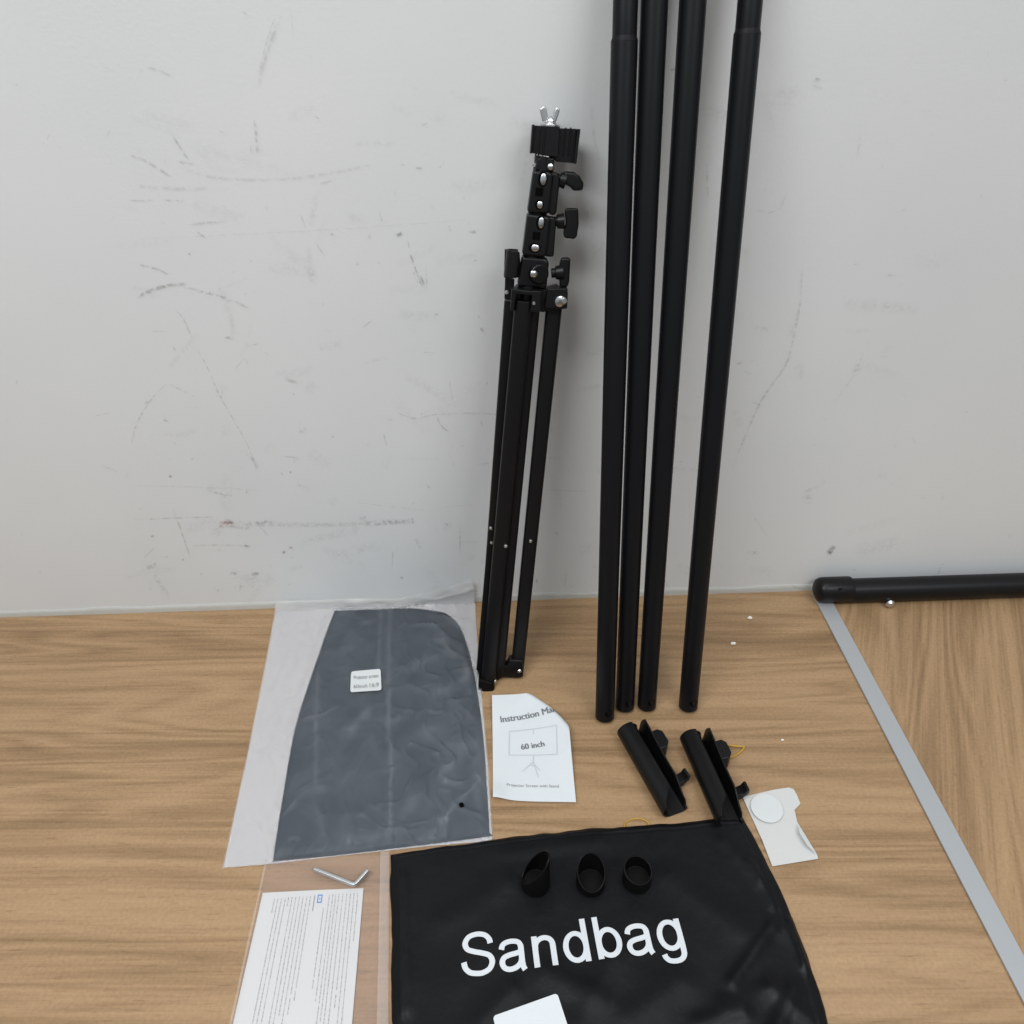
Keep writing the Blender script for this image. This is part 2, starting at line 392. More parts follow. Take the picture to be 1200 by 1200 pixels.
for pts, w, a in [
    ([(160,140),(110,190),(60,270),(40,345)], 2.4, .5), ([(160,140),(260,190)], 2.2, .45), ([(85,210),(97,200)], 6, .6),
    ([(245,0),(290,80),(330,170),(380,260),(430,350),(470,460)], 2.6, .45), ([(430,375),(468,425)], 6, .3),
    ([(340,606),(500,612),(700,614),(985,602)], 10, .3), ([(450,605),(520,602)], 8, .5), ([(375,620),(440,625)], 7, .5),
    ([(800,600),(830,592)], 11, .6), ([(820,612),(985,600)], 11, .35), ([(980,590),(984,610)], 4, .6),
    ([(45,598),(180,592),(330,588)], 2.4, .45), ([(180,560),(215,660),(238,728)], 2.8, .55),
    ([(240,685),(330,682),(440,686)], 3, .35), ([(410,685),(440,686)], 5, .8), ([(545,708),(556,704)], 5, .9), ([(568,690),(580,694)], 5, .8),
    ([(365,780),(395,776)], 6, .8), ([(440,782),(468,775)], 6, .7), ([(75,760),(125,750)], 9, .35), ([(115,780),(150,835)], 9, .22),
    ([(915,700),(912,770)], 2.5, .5), ([(1140,620),(1140,710)], 2.5, .5), ([(1140,670),(1200,672)], 2.5, .4),
    ([(1060,240),(1075,280),(1105,305)], 3, .5), ([(930,240),(990,258),(1060,245),(1195,240)], 2.6, .4), ([(1105,130),(1115,200)], 2.5, .4),
    ([(1085,614),(1100,612)], 5, .9), ([(165,450),(175,455)], 5, .8), ([(600,300),(630,296)], 10, .4), ([(708,322),(718,320)], 4, .7),
    ([(570,435),(574,442)], 5, .7), ([(885,310),(895,350)], 4, .4), ([(340,512),(400,522)], 3, .45), ([(315,505),(345,512)], 4, .5),
    ([(990,660),(1010,695)], 6, .3), ([(550,125),(600,140)], 7, .35), ([(385,95),(420,60),(430,90)], 2.5, .35),
    ([(30,482),(300,490),(480,500)], 3, .18), ([(545,385),(600,390)], 2.5, .4), ([(105,655),(115,650)], 4, .7), ([(330,690),(338,705)], 5, .4),
    ([(180,20),(190,35)], 3, .5), ([(830,345),(836,352)], 4, .7), ([(790,540),(1060,570)], 2.2, .25), ([(600,480),(640,500)], 10, .2),
    ([(1050,560),(1195,545)], 2, .2), ([(210,730),(216,732)], 4, .8), ([(940,790),(950,793)], 4, .7), ([(325,835),(335,833)], 4, .6)]:
    mark([z2(*p) for p in pts], w*0.8 if w < 8 else w*0.7, a)
mark([z2(332,614), z2(352,612), z2(378,613)], 9, .85, (0.42,0.10,0.09))
mark([z2(345,600), z2(372,604), z2(384,622)], 6, .5, (0.12,0.08,0.08))
for pts, w, a in [([(940,308),(938,350),(933,380),(922,425),(893,468),(872,515),(858,550)], 3.4, .42), ([(955,92),(962,93)], 4, .8),
    ([(952,100),(965,104)], 4, .3), ([(882,244),(900,249),(914,243),(922,225)], 2.4, .35), ([(970,649),(979,640)], 6.5, 1.0), ([(972,648),(976,646)], 7, 1.0),
    ([(940,580),(952,588)], 12, .28), ([(945,578),(950,572)], 5, .3), ([(880,383),(902,386)], 6, .25), ([(862,428),(870,424)], 4, .4), ([(878,423),(884,421)], 3, .5),
    ([(1000,430),(1008,436)], 14, .22), ([(1020,395),(1000,440),(975,475)], 3.5, .16), ([(935,425),(940,445)], 14, .12), ([(828,190),(830,240)], 3.5, .35),
    ([(1010,150),(1004,185)], 4, .22), ([(1038,322),(1050,323)], 4, .35), ([(875,648),(890,648)], 5, .35), ([(860,480),(870,500)], 16, .1),
    ([(880,600),(900,630)], 2.4, .2), ([(786,82),(792,80)], 4, .9), ([(492,322),(497,333)], 3.5, .7), ([(563,384),(567,390)], 4.5, .8),
    ([(585,540),(560,545)], 3, .3), ([(540,484),(600,486)], 2, .35), ([(690,576),(640,574)], 2, .3), ([(650,623),(655,627)], 4, .5),
    ([(484,318),(490,330),(498,334)], 2.2, .5), ([(553,271),(561,270)], 3, .5), ([(667,180),(672,210)], 3, .2)]:
    mark(pts, w, a)
for i in range(150):                                # the small knocks all over the lower half
    x = random.uniform(150, 700) if random.random() < .7 else random.uniform(700, 1060)
    y = 690-(random.random()**1.5)*560
    ln = random.choice((2,3,4,6,9,16)); an = random.choice((0,0.1,1.5,1.65,0.6,2.4))+random.uniform(-.25,.25)
    mark([(x, y), (x+ln*math.cos(an), y+ln*math.sin(an))], random.uniform(1.2,3.2), random.uniform(.18,.55))
for i in range(130):                                # broad faint smears, thickest low down
    x = random.uniform(130, 720) if random.random() < .65 else random.uniform(690, 1080)
    y = 698-(random.random()**1.3)*600
    ln = random.uniform(8, 70); an = random.gauss(0, .25) if random.random() < .6 else random.uniform(0, 3.1)
    mark([(x, y), (x+ln*.5*math.cos(an)+random.uniform(-3,3), y+ln*.5*math.sin(an)+random.uniform(-3,3)), (x+ln*math.cos(an), y+ln*math.sin(an))], random.uniform(5, 20), random.uniform(.05, .17), (.30,.305,.30))
for i in range(40):                                 # and the odd one beyond the photo's edges
    x = random.choice((random.uniform(-40,150), random.uniform(1050,1240))); y = random.uniform(0, 690); ln = random.choice((3,5,9,20)); an = random.uniform(0,3.1)
    mark([(x, y), (x+ln*math.cos(an), y+ln*math.sin(an))], random.uniform(1.2,4), random.uniform(.18,.5))
wall = struct(obj('wall', bm, [M['wall'], M['caulk'], M['scuff']]))
for p in wall.data.polygons: p.use_smooth = p.material_index != 0 or True
bm = bmesh.new(); seam = at(955, 720).x
# seam line between the two tops follows the grey strip
sa, sb = at(968, 712), at(1062, 890); sd = (sb-sa).normalized()
def seam_x(y): return sa.x+(y-sa.y)*(sd.x/sd.y)
y0, y1 = -1.25, 0.02
prism(bm, [(-1.9,y0),(seam_x(y0)-0.0008,y0),(seam_x(y1)-0.0008,y1),(-1.9,y1)], -0.03, 0)
struct(obj('tabletop', bm, M['wood']))
bm = bmesh.new()
prism(bm, [(seam_x(y0)+0.0008,y0),(1.9,y0),(1.9,y1),(seam_x(y1)+0.0008,y1)], -0.03, 0)
struct(obj('side_tabletop', bm, M['wood_cross']))

# ------------------------------------------------------------------ black tube and grey strip on the right
bm = bmesh.new(); prism(bm, [(sa.x-.0115, sa.y+.03), (sa.x+.0115, sa.y+.03), (sb.x+sd.x*.6+.0115, sb.y+sd.y*.6), (sb.x+sd.x*.6-.0115, sb.y+sd.y*.6)], 0.0003, 0.0032)
tag(obj('metal_strip', bm, M['alu'], bevel=.0008), 'flat grey metal strip running over the wooden tabletop from under the black tube', 'strip')
r = 0.0185
c0 = at(957, 700, r); ty = -r-0.0045
t = thing('black_tube', 'thick black tube with rounded end lying at the foot of the wall', 'tube', Matrix.Translation((c0.x, ty, 0)))
bm = bmesh.new(); x0 = c0.x
lathe(bm, (x0+0.030, ty, r), (x0+0.9, ty, r), [(0, r*.94), (0.86, r*.94)], 40)
obj('tube_body', bm, M['leg'], t, True)
bm = bmesh.new()
lathe(bm, (x0, ty, r+.0032), (x0+1, ty, r+.0032), [(0,.004),(.001,r*.55),(.004,r*.85),(.009,r*.98),(.016,r),(.05,r),(.052,r*.97)], 40)
cap = obj('end_cap', bm, M['plastic'], t, True)
bm = bmesh.new(); box(bm, (x0+.034, ty-r*.58, r*1.86), (.016,.005,.0035), Matrix.Rotation(R(35),3,'X') @ Matrix.Rotation(R(14),3,'Z'))
obj('slot', bm, M['hole'], cap, bevel=.0015)
bm = bmesh.new(); p = V((at(1049,716,.01).x, ty-r*.75, .008)); lathe(bm, p, p+V((0,-1,0)), [(0,.006),(.006,.0065),(.009,.004)], 20)
obj('bolt', bm, M['steel'], t, True)

# ------------------------------------------------------------------ four poles leaning on the wall
PR = 0.0118
def pole_frame(bot, top):
    B = at(*bot, 0.0); T = onwall(*top, -PR)
    a = (T-B).normalized()
    x = V((1,0,0)); x = (x-a*x.dot(a)).normalized(); y = a.cross(x)
    m4 = Matrix((x, y, a)).transposed().to_4x4(); 
    B = B+V((0,0,PR*math.sqrt(max(0, 1-a.z*a.z))))
    m4.translation = B; return m4, (T-B).length
def pole_parts(root, spigot_at=None, L0=0.9):
    bm = bmesh.new(); e = spigot_at or L0
    prof = [(0,PR*.55),(0,PR*.9),(.0012,PR),(e-.002,PR),(e,PR*.985)] + ([(e+.0008,PR*.9)] if spigot_at else [])
    lathe(bm, (0,0,0), (0,0,1), prof, 40); b = obj('tube', bm, M['pole'], root, True, local=True)
    bm = bmesh.new(); s = 24; a = R(18)              # round bolt hole near the foot, a shade proud of the tube so it reads as a hollow
    c = [bm.verts.new(((PR+.0002)*math.sin(a+.0050/PR*math.cos(2*math.pi*k/s)), -(PR+.0002)*math.cos(a+.0050/PR*math.cos(2*math.pi*k/s)), .014+.0050*math.sin(2*math.pi*k/s))) for k in range(s)]
    bm.faces.new(c); obj('bolt_hole', bm, M['hole'], root, local=True)
    if spigot_at:
        bm = bmesh.new(); lathe(bm, (0,0,spigot_at), (0,0,1), [(0,PR*.91),(L0-spigot_at-.001,PR*.91),(L0-spigot_at,PR*.86)], 40)
        obj('spigot', bm, M['pole'], root, True, local=True)
        bm = bmesh.new(); lathe(bm, (0,0,spigot_at-.0012), (0,0,1), [(0,PR*1.002),(.001,PR*1.0),(.0035,PR*.93),(.0045,PR*.912)], 40)
        obj('collar_edge', bm, M['scuffed_rim'], root, True, local=True, label='worn pale edge of the joint')
def copy_tree(o):
    c = o.copy(); COL.objects.link(c); WM[c] = WM[o].copy()
    for ch in list(o.children):
        k = ch.copy(); COL.objects.link(k); k.parent = c; WM[k] = WM[o].copy()
    return c
PG = 'black poles leaning against the wall'
# VP of the poles ~ (655, 2500): tops extrapolated above the frame
def ext(bot, top, y): t_ = (y-bot[1])/(top[1]-bot[1]); return (bot[0]+(top[0]-bot[0])*t_, y)
spec = [((708.5,842),(733,0),True,'leftmost black pole with a narrowed joint near its top, leaning on the white wall'),
        ((732,830),(767,0),False,'black pole half hidden behind the leftmost pole, smooth to the top of the photo'),
        ((757.5,829),(812,0),False,'smooth black pole standing third from the left, with a gap on its right'),
        ((806,830),(879,0),True,'rightmost black pole standing apart, narrowed near its top')]
first = {}
for bot, top, sp, lab in spec:
    m4, ln = pole_frame(bot, ext(bot, top, -215))
    if sp not in first:
        o = first[sp] = thing('pole', lab, 'pole', m4, PG)
        # height of the joint: intersection of the pole with the sight line at y = 48
        js = None
        if sp:
            k = (48-bot[1])/(top[1]-bot[1]); d = ray(bot[0]+(top[0]-bot[0])*k, 48); A = m4.translation; ax = m4.col[2].xyz
            n = d.cross(V((1,0,0))); js = (CP-A).dot(n)/ax.dot(n)
        pole_parts(o, js, ln)
    else:
        o = copy_tree(first[sp]); o.matrix_world = m4; tag(o, lab, 'pole', PG)

# ------------------------------------------------------------------ folded tripod
B = at(586, 796, 0.0); T = onwall(651, 150, -0.022)
up = (T-B).normalized(); xx = (V((1,0,0))-up*up.x).normalized(); nn = xx.cross(up)
TM = Matrix((xx, up, nn)).transposed().to_4x4(); TM.translation = B
TMi = TM.inverted(); cl_ = TMi @ CP
def lp(px, py, z=0.0):                                  # image point -> tripod's own frame, at depth z
    d = TMi.to_3x3() @ ray(px, py); t_ = (z-cl_.z)/d.z; q = cl_+d*t_; return V((q.x, q.y, z))
tri = thing('tripod_stand', 'folded black tripod stand with wing nut and three knobs, leaning on the white wall', 'tripod', TM)
def tobj(name, bm, mt, parent=tri, **k): return obj(name, bm, mt, parent, local=True, **k)
def quad_block(bm, pts, z0, z1):                        # polygon of image points given thickness
    return prism(bm, [lp(*p, (z0+z1)/2).xy for p in pts], z0, z1)
# legs: (top px, bottom px, width, depth)
def leg(top, bot, w, z, depth, name='leg', zb=None):
    zb = z if zb is None else zb
    a, b = lp(*bot, zb), lp(*top, z); bm = bmesh.new(); d = (b-a); ln = d.length; d.normalize()
    s = d.cross(V((0,0,1))).normalized(); n = s.cross(d)
    pts = []
    for k in range(20):                                 # flattened oval tube
        t_ = 2*math.pi*k/20; c, sn = math.cos(t_), math.sin(t_)
        e = lambda q: math.copysign(abs(q)**.6, q)
        pts.append(s*(e(c)*w/2)+n*(e(sn)*depth/2))
    A = [bm.verts.new(a+p) for p in pts]; Bv = [bm.verts.new(b+p) for p in pts]
    for k in range(20): bm.faces.new((A[k], A[(k+1) % 20], Bv[(k+1) % 20], Bv[k]))
    bm.faces.new(A[::-1]); bm.faces.new(Bv)
    return tobj(name, bm, M['leg'], smooth=False, bevel=.0006)
def rivet(parent, px, py, z, r_, name='rivet', h=.0018):
    p = lp(px, py, z); bm = bmesh.new(); lathe(bm, p, p+V((0,0,1)), [(-.001,r_),(h*.4,r_),(h,r_*.6)], 16)
    return tobj(name, bm, M['steel'], parent, smooth=True)
lr = leg((650,352), (606,785), .0175, -.004, .012)       # right leg
rivet(lr, 621.5, 634, .003, .0024)
lf = leg((613.5,352), (572,798), .0185, .010, .015)      # front leg
rivet(lf, 592.5, 640, .018, .0024)
lb = leg((600,352), (566.5,790), .0165, -.012, .012)     # back leg, mostly hidden
rivet(lb, 575.5, 619, -.003, .0022)
leg((625,352), (584.5,786), .0155, -.002, .017, 'centre_column')
br = leg((577,620), (562.5,785), .010, -.006, .006, 'brace'); rivet(br, 576.2, 636, -.002, .002)
# foot: front leg's shoe and the cross link to the right leg
bm = bmesh.new(); quad_block(bm, [(561,791),(577,796),(580,801),(578,806),(570,807.5),(560.5,803)], .001, .0195)
sh = tobj('foot', bm, M['rubber'], bevel=.002)
bm = bmesh.new(); a = lp(579.5,798,.012); lathe(bm, a, a+V((1,0,.3)), [(-.002,.0036),(.0015,.0036),(.0025,.002)], 16); tobj('rivet', bm, M['steel'], sh, smooth=True)
bm = bmesh.new(); quad_block(bm, [(578,781),(593,777),(597,770),(613,771),(613,790),(608,791.5),(590,790.5),(580,796)], -.009, .004)
lk = tobj('cross_link', bm, M['plastic'], bevel=.002); rivet(lk, 608.7, 786.5, .004, .0028)
# hub that the legs hang from
bm = bmesh.new()
quad_block(bm, [(600,339),(606,334),(622,336),(640,337),(652,334),(665,340),(664,360),(650,361),(636,364),(598,361)], -.012, .006)
hub = tobj('leg_hub', bm, M['plastic'], bevel=.0015)
bm = bmesh.new()
quad_block(bm, [(599.5,337),(625,340),(624.5,345),(605,343),(602,364),(598,362)], .006, .021)
quad_block(bm, [(624,339),(634,340),(632,365),(621,364)], .006, .021)
tobj('leg_bracket', bm, M['plastic'], bevel=.001)
bm = bmesh.new(); quad_block(bm, [(641,338),(665,337),(664,361),(638,360)], .004, .013)
tobj('leg_bracket', bm, M['plastic'], bevel=.001)
rivet(tri, 625.5, 355.5, .021, .0022, 'screw')
p = lp(656, 353, .013); bm = bmesh.new(); lathe(bm, p, p+V((.2,0,1)), [(-.002,.0055),(.002,.0055),(.0026,.0042)], 24)
lathe(bm, p+V((.0032,.0018,.0)), p+V((.0032,.0018,1)), [(0,.0035),(.006,.0035),(.0075,.002)], 20)
tobj('bolt', bm, M['steel'], smooth=True)
# clip on the left: half-round holder on a bracket
bm = bmesh.new(); a0, a1 = lp(600,324,.004), lp(603.5,293,.004); w = (a1-a0); n_ = 18
ra = .0098; rows = []
for tt in (0, 1):
    o_ = []; i_ = []
    for k in range(n_+1):
        an = R(70)+R(215)*k/n_
        q = V((math.cos(an), 0, math.sin(an)))
        o_.append(bm.verts.new(a0+w*tt+V((.001,0,0))+q*ra)); i_.append(bm.verts.new(a0+w*tt+V((.001,0,0))+q*(ra-.0018)))
    rows.append((o_, i_))
(o0, i0), (o1, i1) = rows
for k in range(n_):
    bm.faces.new((o0[k], o0[k+1], o1[k+1], o1[k])); bm.faces.new((i0[k], i1[k], i1[k+1], i0[k+1]))
    bm.faces.new((o0[k], i0[k], i0[k+1], o0[k+1])); bm.faces.new((o1[k], o1[k+1], i1[k+1], i1[k]))
for k in (0, n_): bm.faces.new((o0[k], o1[k], i1[k], i0[k]))
quad_block(bm, [(591.5,292),(603,292),(609,296),(611,325),(590.5,325)], -.008, -.002)
hc = tobj('side_clip', bm, M['plastic'], smooth=False, bevel=.0005)
bm = bmesh.new(); quad_block(bm, [(592,323),(603,327),(601,352),(591,350)], -.006, -.001); tobj('clip_bracket', bm, M['leg'], bevel=.0008)
rivet(tri, 594.2, 342.5, -.001, .0024, 'screw')
# telescoping column and two locking collars
bm = bmesh.new(); cyl(bm, lp(617,352,0), lp(641,160,0), .0095, seg=28); tobj('upper_tube', bm, M['leg'], smooth=True)
def collar(box4, flange, holes, square):
    bm = bmesh.new(); quad_block(bm, box4, -.011, .0125); b = tobj('locking_collar', bm, M['plastic'], bevel=.003)
    bm = bmesh.new(); quad_block(bm, flange, -.006, .009); tobj('flange', bm, M['plastic'], b, bevel=.0022)
    bm = bmesh.new(); q = lp(*square, .0127); box(bm, q, (.0075,.0075,.0006)); tobj('square_hole', bm, M['hole'], b)
    for (hx, hy, sx_, sy_) in holes:
        q = lp(hx, hy, .0127); bm = bmesh.new(); lathe(bm, V((0,0,0)), V((0,0,1)), [(-.0004,.0043),(.0002,.0043)], 20)
        bmesh.ops.transform(bm, matrix=Matrix.Translation(q) @ Matrix.Diagonal((sx_*1.25, sy_*1.12, 1, 1)), verts=bm.verts); tobj('bolt_recess', bm, M['hole'], b)
        bm = bmesh.new(); lathe(bm, V((0,0,0)), V((0,0,1)), [(0,.0034),(.0008,.0034),(.0014,.0022)], 20)
        bmesh.ops.transform(bm, matrix=Matrix.Translation(q+V((.0006,0,0))) @ Matrix.Diagonal((sx_, sy_, 1, 1)), verts=bm.verts); tobj('bolt', bm, M['steel'], b, smooth=True)
    return b
collar([(624.5,199),(645,201),(648,206),(643,250),(617.5,248.5)], [(643,201.5),(653,202),(656,208),(651.5,250),(645,252),(641,246)],
       [(636,210,.85,1.5), (632,240,.8,.95)], (632,225))
collar([(617.5,249),(642,252.5),(645,256),(640,298),(636,300),(611.5,298)], [(641,253),(650,254),(651.5,260),(648.5,300),(638,300)],
       [(633.5,261,.8,1.45), (626.5,290.5,1.15,.95)], (628.5,276.5))
# lower collar with the round boss
bm = bmesh.new(); quad_block(bm, [(611.5,299),(638,301),(643,305),(640,337),(606,334)], -.011, .010); lc = tobj('lower_collar', bm, M['plastic'], bevel=.003)
bm = bmesh.new(); p = lp(632, 321, .0125); lathe(bm, p, p+V((.35,0,.94)), [(-.005,.0102),(.0012,.0102),(.0026,.0090)], 32); tobj('boss', bm, M['plastic'], lc, smooth=False, bevel=.0006)
bm = bmesh.new(); p = lp(625.5, 321, .0165); lathe(bm, p, p+V((.2,0,1)), [(-.003,.0036),(.0006,.0036),(.0016,.0022)], 20); tobj('bolt', bm, M['steel'], lc, smooth=True)
# knobs
def knob(shaft, head, z=.001, t_=.008):
    bm = bmesh.new(); cyl(bm, lp(*shaft[0], z), lp(*shaft[1], z), .0048, seg=20); k = tobj('knob_shaft', bm, M['plastic'], smooth=False, bevel=.0004)
    bm = bmesh.new(); cyl(bm, lerp(lp(*shaft[0], z), lp(*shaft[1], z), .35), lp(*shaft[1], z), .0066, .0078, seg=20)
    tobj('collar_ring', bm, M['plastic'], k, bevel=.0006)
    bm = bmesh.new(); quad_block(bm, head, z-t_/2, z+t_/2); return tobj('knob', bm, M['plastic'], bevel=.0026)
k1 = knob(((652,209),(663,212)), [(660,200.5),(673,201.5),(679,206),(683.5,214),(683,223),(671,223.5),(669,220),(664,217),(660,215)], .003, .011)
knob(((648,260),(661,259)), [(661.5,247),(664,243.5),(677.5,244),(678,262),(676,276),(673,280),(661,278.5),(660,272),(663,261)])
knob(((646,320),(660,319)), [(657.5,301.5),(667,301.5),(668.5,304),(667,330),(664.5,337),(655.5,336),(655,312)])
# neck, head bracket, wing nut
bm = bmesh.new(); quad_block(bm, [(629.5,183.5),(649.5,184.5),(648,202),(626,200)], -.008, .009); nk = tobj('head_neck', bm, M['plastic'], bevel=.0022)
rivet(nk, 645.3, 195.5, .009, .0031, 'screw'); rivet(nk, 626.8, 193, .004, .0026, 'screw')
bm = bmesh.new()
quad_block(bm, [(624,147),(655,148.5),(653,184),(621.5,179)], -.010, .010)
quad_block(bm, [(648,150),(675,151),(672.5,191),(652,189.5),(646,184)], -.006, .004)
quad_block(bm, [(675.8,151),(679.3,151.3),(674.5,192),(671.5,191.5)], -.006, .012)
quad_block(bm, [(623.3,146),(626,146),(622.5,180),(620.8,179.5)], -.006, .014)
for xk in (632.5, 638, 662, 668): quad_block(bm, [(xk,149.5),(xk+1.8,149.5),(xk-1.2,182.5),(xk-3,182.5)], .003, .0112 if xk < 645 else .0055)
hb = tobj('head_bracket', bm, M['plastic'], bevel=.0005)
bm = bmesh.new(); quad_block(bm, [(629,180.6),(643.5,183),(643.5,184.8),(628.5,182.4)], .006, .0095); tobj('washer', bm, M['steel'], hb, bevel=.0005)
a = lp(645,147,0); bm = bmesh.new(); lathe(bm, a, a+V((0,1,0)), [(-.002,.0095),(.001,.0095)], 28); lathe(bm, a, a+V((0,1,0)), [(.001,.0062),(.0035,.005),(.005,.004)], 24)
wn = tobj('wing_nut', bm, M['steel'], smooth=False, bevel=.0006)
for pts in ([(632.2,128),(637,124),(640.3,127),(643,140),(641,144.5),(635.5,142.5)], [(652,125),(656,127.5),(655,133),(651,144),(646,144),(649,131)]):
    bm = bmesh.new(); quad_block(bm, pts, -.0025, .0025); tobj('wing', bm, M['steel'], wn, bevel=.0012)
a = lp(645.3,141.5,.002); bm = bmesh.new(); lathe(bm, a, a+V((0,.6,.8)), [(-.004,.0032),(.0025,.0032),(.003,.0026)], 18); tobj('bolt_end', bm, M['steel'], wn, smooth=True)

# ------------------------------------------------------------------ projector screen in its milky bag
poly = [(319,1007.5),(319,1006.5),(319.4,1004),(322,985),(330,935),(345,852),(366,785),(390,718),(398,711),(450,709),(505,713),(528,720),(543,742),(556,790),(566,860),(571,930),(573,973),(568,978.5),(470,991),(390,1000.5),(330,1006.5),(322,1007.5)]
cont = catmull([at(x, y, .005) for x, y in poly], 8)
for p in cont: p.y = min(p.y, -.012)
cen = sum(cont, V((0,0,0)))/len(cont)
pol = sorted(((math.atan2(p.y-cen.y, p.x-cen.x), math.hypot(p.x-cen.x, p.y-cen.y)) for p in cont))
def rho(x, y):
    a = math.atan2(y-cen.y, x-cen.x); rr = math.hypot(x-cen.x, y-cen.y)
    for (a0, r0), (a1, r1) in zip([(pol[-1][0]-2*math.pi, pol[-1][1])]+pol, pol+[(pol[0][0]+2*math.pi, pol[0][1])]):
        if a0 <= a <= a1: return rr/lerp(r0, r1, (a-a0)/max(a1-a0, 1e-9))
    return rr/pol[0][1]
SH = .010
def lump(x, y):
    return .0022*noise.noise(V((x*16, y*16, 1.5)))+.0012*noise.noise(V((x*40, y*34, 7)))
def screen_z(x, y, rh): return .0015+(SH+lump(x, y))*math.sqrt(max(0, 1-rh**5))
creases = [  # folds in the film: image points, height, width
    ((458,704),(456,800),.0017,.0040), ((447,704),(444,800),.0014,.0034), ((457,812),(456,870),.0020,.0036), ((459,872),(458,968),.0020,.0030), ((372,790),(371,918),.0014,.0034),
    ((330,955),(362,930),.0020,.003), ((362,930),(388,922),.0016,.003), ((345,849),(400,832),.0014,.003), ((400,866),(430,848),.0022,.006),
    ((430,848),(432,830),.002,.006), ((512,745),(556,790),.0026,.004), ((470,735),(530,732),.0018,.005), ((470,790),(520,770),.0016,.007), ((500,822),(540,800),.0018,.006),
    ((540,800),(556,782),.002,.006), ((480,870),(520,850),.0014,.006), ((540,880),(520,925),.0018,.006), ((498,985),(568,905),.0024,.0045), ((505,930),(545,915),.0014,.005),
    ((400,985),(480,975),.0012,.006), ((440,850),(480,838),.0016,.005), ((520,720),(545,735),.002,.006), ((380,1000),(372,930),.001,.004), ((562,850),(568,960),.002,.006),
    ((466,960),(500,930),.0015,.004), ((350,770),(430,760),.001,.006), ((420,735),(445,722),.0012,.005), ((530,880),(560,868),.002,.005), ((515,795),(548,768),-.0016,.008), ((490,905),(540,950),-.0014,.012)]
creases = [(at(*a, .01).to_2d(), at(*b, .01).to_2d(), h, w) for a, b, h, w in creases]
def crease_z(x, y, crum=1.0):
    z = 0; p = V((x, y)); q = V((x, y, 0))
    p2 = p+V((noise.noise(q*38+V((3,1,7))), noise.noise(q*38+V((9,4,2)))))*.0075+V((noise.noise(q*110), noise.noise(q*110+V((5,5,5)))))*.0018
    for i, (a, b, h, w) in enumerate(creases):
        straight = i < 5
        d, t_ = segdist(p if straight else p2, a, b); w = w*(1 if straight else 1.25)*(1+.5*noise.noise(q*50+V((i,0,0))))
        if d < w*3: z += .8*h*math.exp(-(d/w)**2)*(1 if straight else (.25+.75*math.sin(math.pi*min(1,max(0,t_))))) *(1+.6*noise.noise(q*60+V((0,i,0))))
    # crumpling: warped ridges, stronger on the right half
    c = at(450, 850, .01); amp = .0011+.0012*sst(-.03, .06, x-c.x)
    n1 = noise.noise(V((x*19+2*p2.x*30*.2, y*27, 3))+V((noise.noise(q*20), noise.noise(q*20+V((7,7,7))), 0))*.9)
    n2 = noise.noise(V((x*34, y*22, 11))+V((noise.noise(q*25+V((1,2,3))), noise.noise(q*25), 0))*1.1)
    z += crum*amp*max(0, 1-abs(n1)*4.2)**2*.9+crum*amp*max(0, 1-abs(n2)*5)**2*.7*sst(-.2,.2,noise.noise(q*9+V((4,4,4))))
    return z
Lp = [(260,1018),(290,880),(312,770),(324,704)]; Rp = [(578,985),(573,900),(562,780),(556,690),(552.5,678)]
Bp = [(260,1018),(330,1012.5),(400,1004),(500,993),(560,988),(578,985)]; Tp = [(324,704),(400,702),(470,702),(500,693),(530,686),(552.5,678)]
def bag_px(u, v):
    l, r_ = poly_at([V((*p,0)) for p in Lp], v), poly_at([V((*p,0)) for p in Rp], v)
    b, t_ = poly_at([V((*p,0)) for p in Bp], u), poly_at([V((*p,0)) for p in Tp], u)
    bl, br_, tl, tr = V((*Lp[0],0)), V((*Rp[0],0)), V((*Lp[-1],0)), V((*Rp[-1],0))
    return lerp(l, r_, u)+lerp(b, t_, v)-lerp(lerp(bl, br_, u), lerp(tl, tr, u), v)
YW = -.010
def film_pos(u, v, lift_=0.0):
    p = bag_px(u, v); q = at(p.x, p.y, .002)
    if q.y > YW:
        q = onwall(p.x, p.y, YW); q.y += .004*math.exp(-q.z/.01)*0
        q.y += .0025*noise.noise(V((q.x*30, q.z*60, 2))); q.y -= lift_; return q
    rh = rho(q.x, q.y); k = 1-sst(1.0, 1.14, rh)
    edge = min(1, min(u, 1-u, v+.02, 1)/.05)
    z = .0026+(SH+.0014+lump(q.x, q.y))*max(k, .25*(rh < 1.02))*math.sqrt(max(.0, 1-min(rh, .985)**5)) + edge*(crease_z(q.x, q.y)*1.5+.0011*noise.noise(V((q.x*60, q.y*50, 0)))+.0014*abs(noise.noise(V((q.x*24, q.y*30, 9)))))
    q.z = max(z, .0018, screen_z(q.x, q.y, rh)+.0005 if rh < .995 else 0)+lift_; return q
bag = thing('plastic_bag', 'large milky plastic bag holding a folded dark projector screen, white label on it', 'bag', Matrix.Translation(at(420,860)))
bm = bmesh.new(); fl = bm.verts.layers.float_color.new('fold'); gq = grid(bm, film_pos, 150, 170)
for row in gq:
    for v in row:
        c_ = max(0, min(1, crease_z(v.co.x, v.co.y, .22)/.0022)) if v.co.y < YW-.004 else .25
        v[fl] = (max(0, c_),)*3+(1,)
obj('front_film', bm, M['milky'], bag, True)
def back_pos(u, v):
    p = bag_px(lerp(.004,.996,u), lerp(.004,.985,v)); q = at(p.x, p.y, .0008)
    if q.y > -.006: q = onwall(p.x, p.y, -.0062)
    return q
bm = bmesh.new(); grid(bm, back_pos, 20, 60); obj('back_film', bm, M['milky_back'], bag, True)
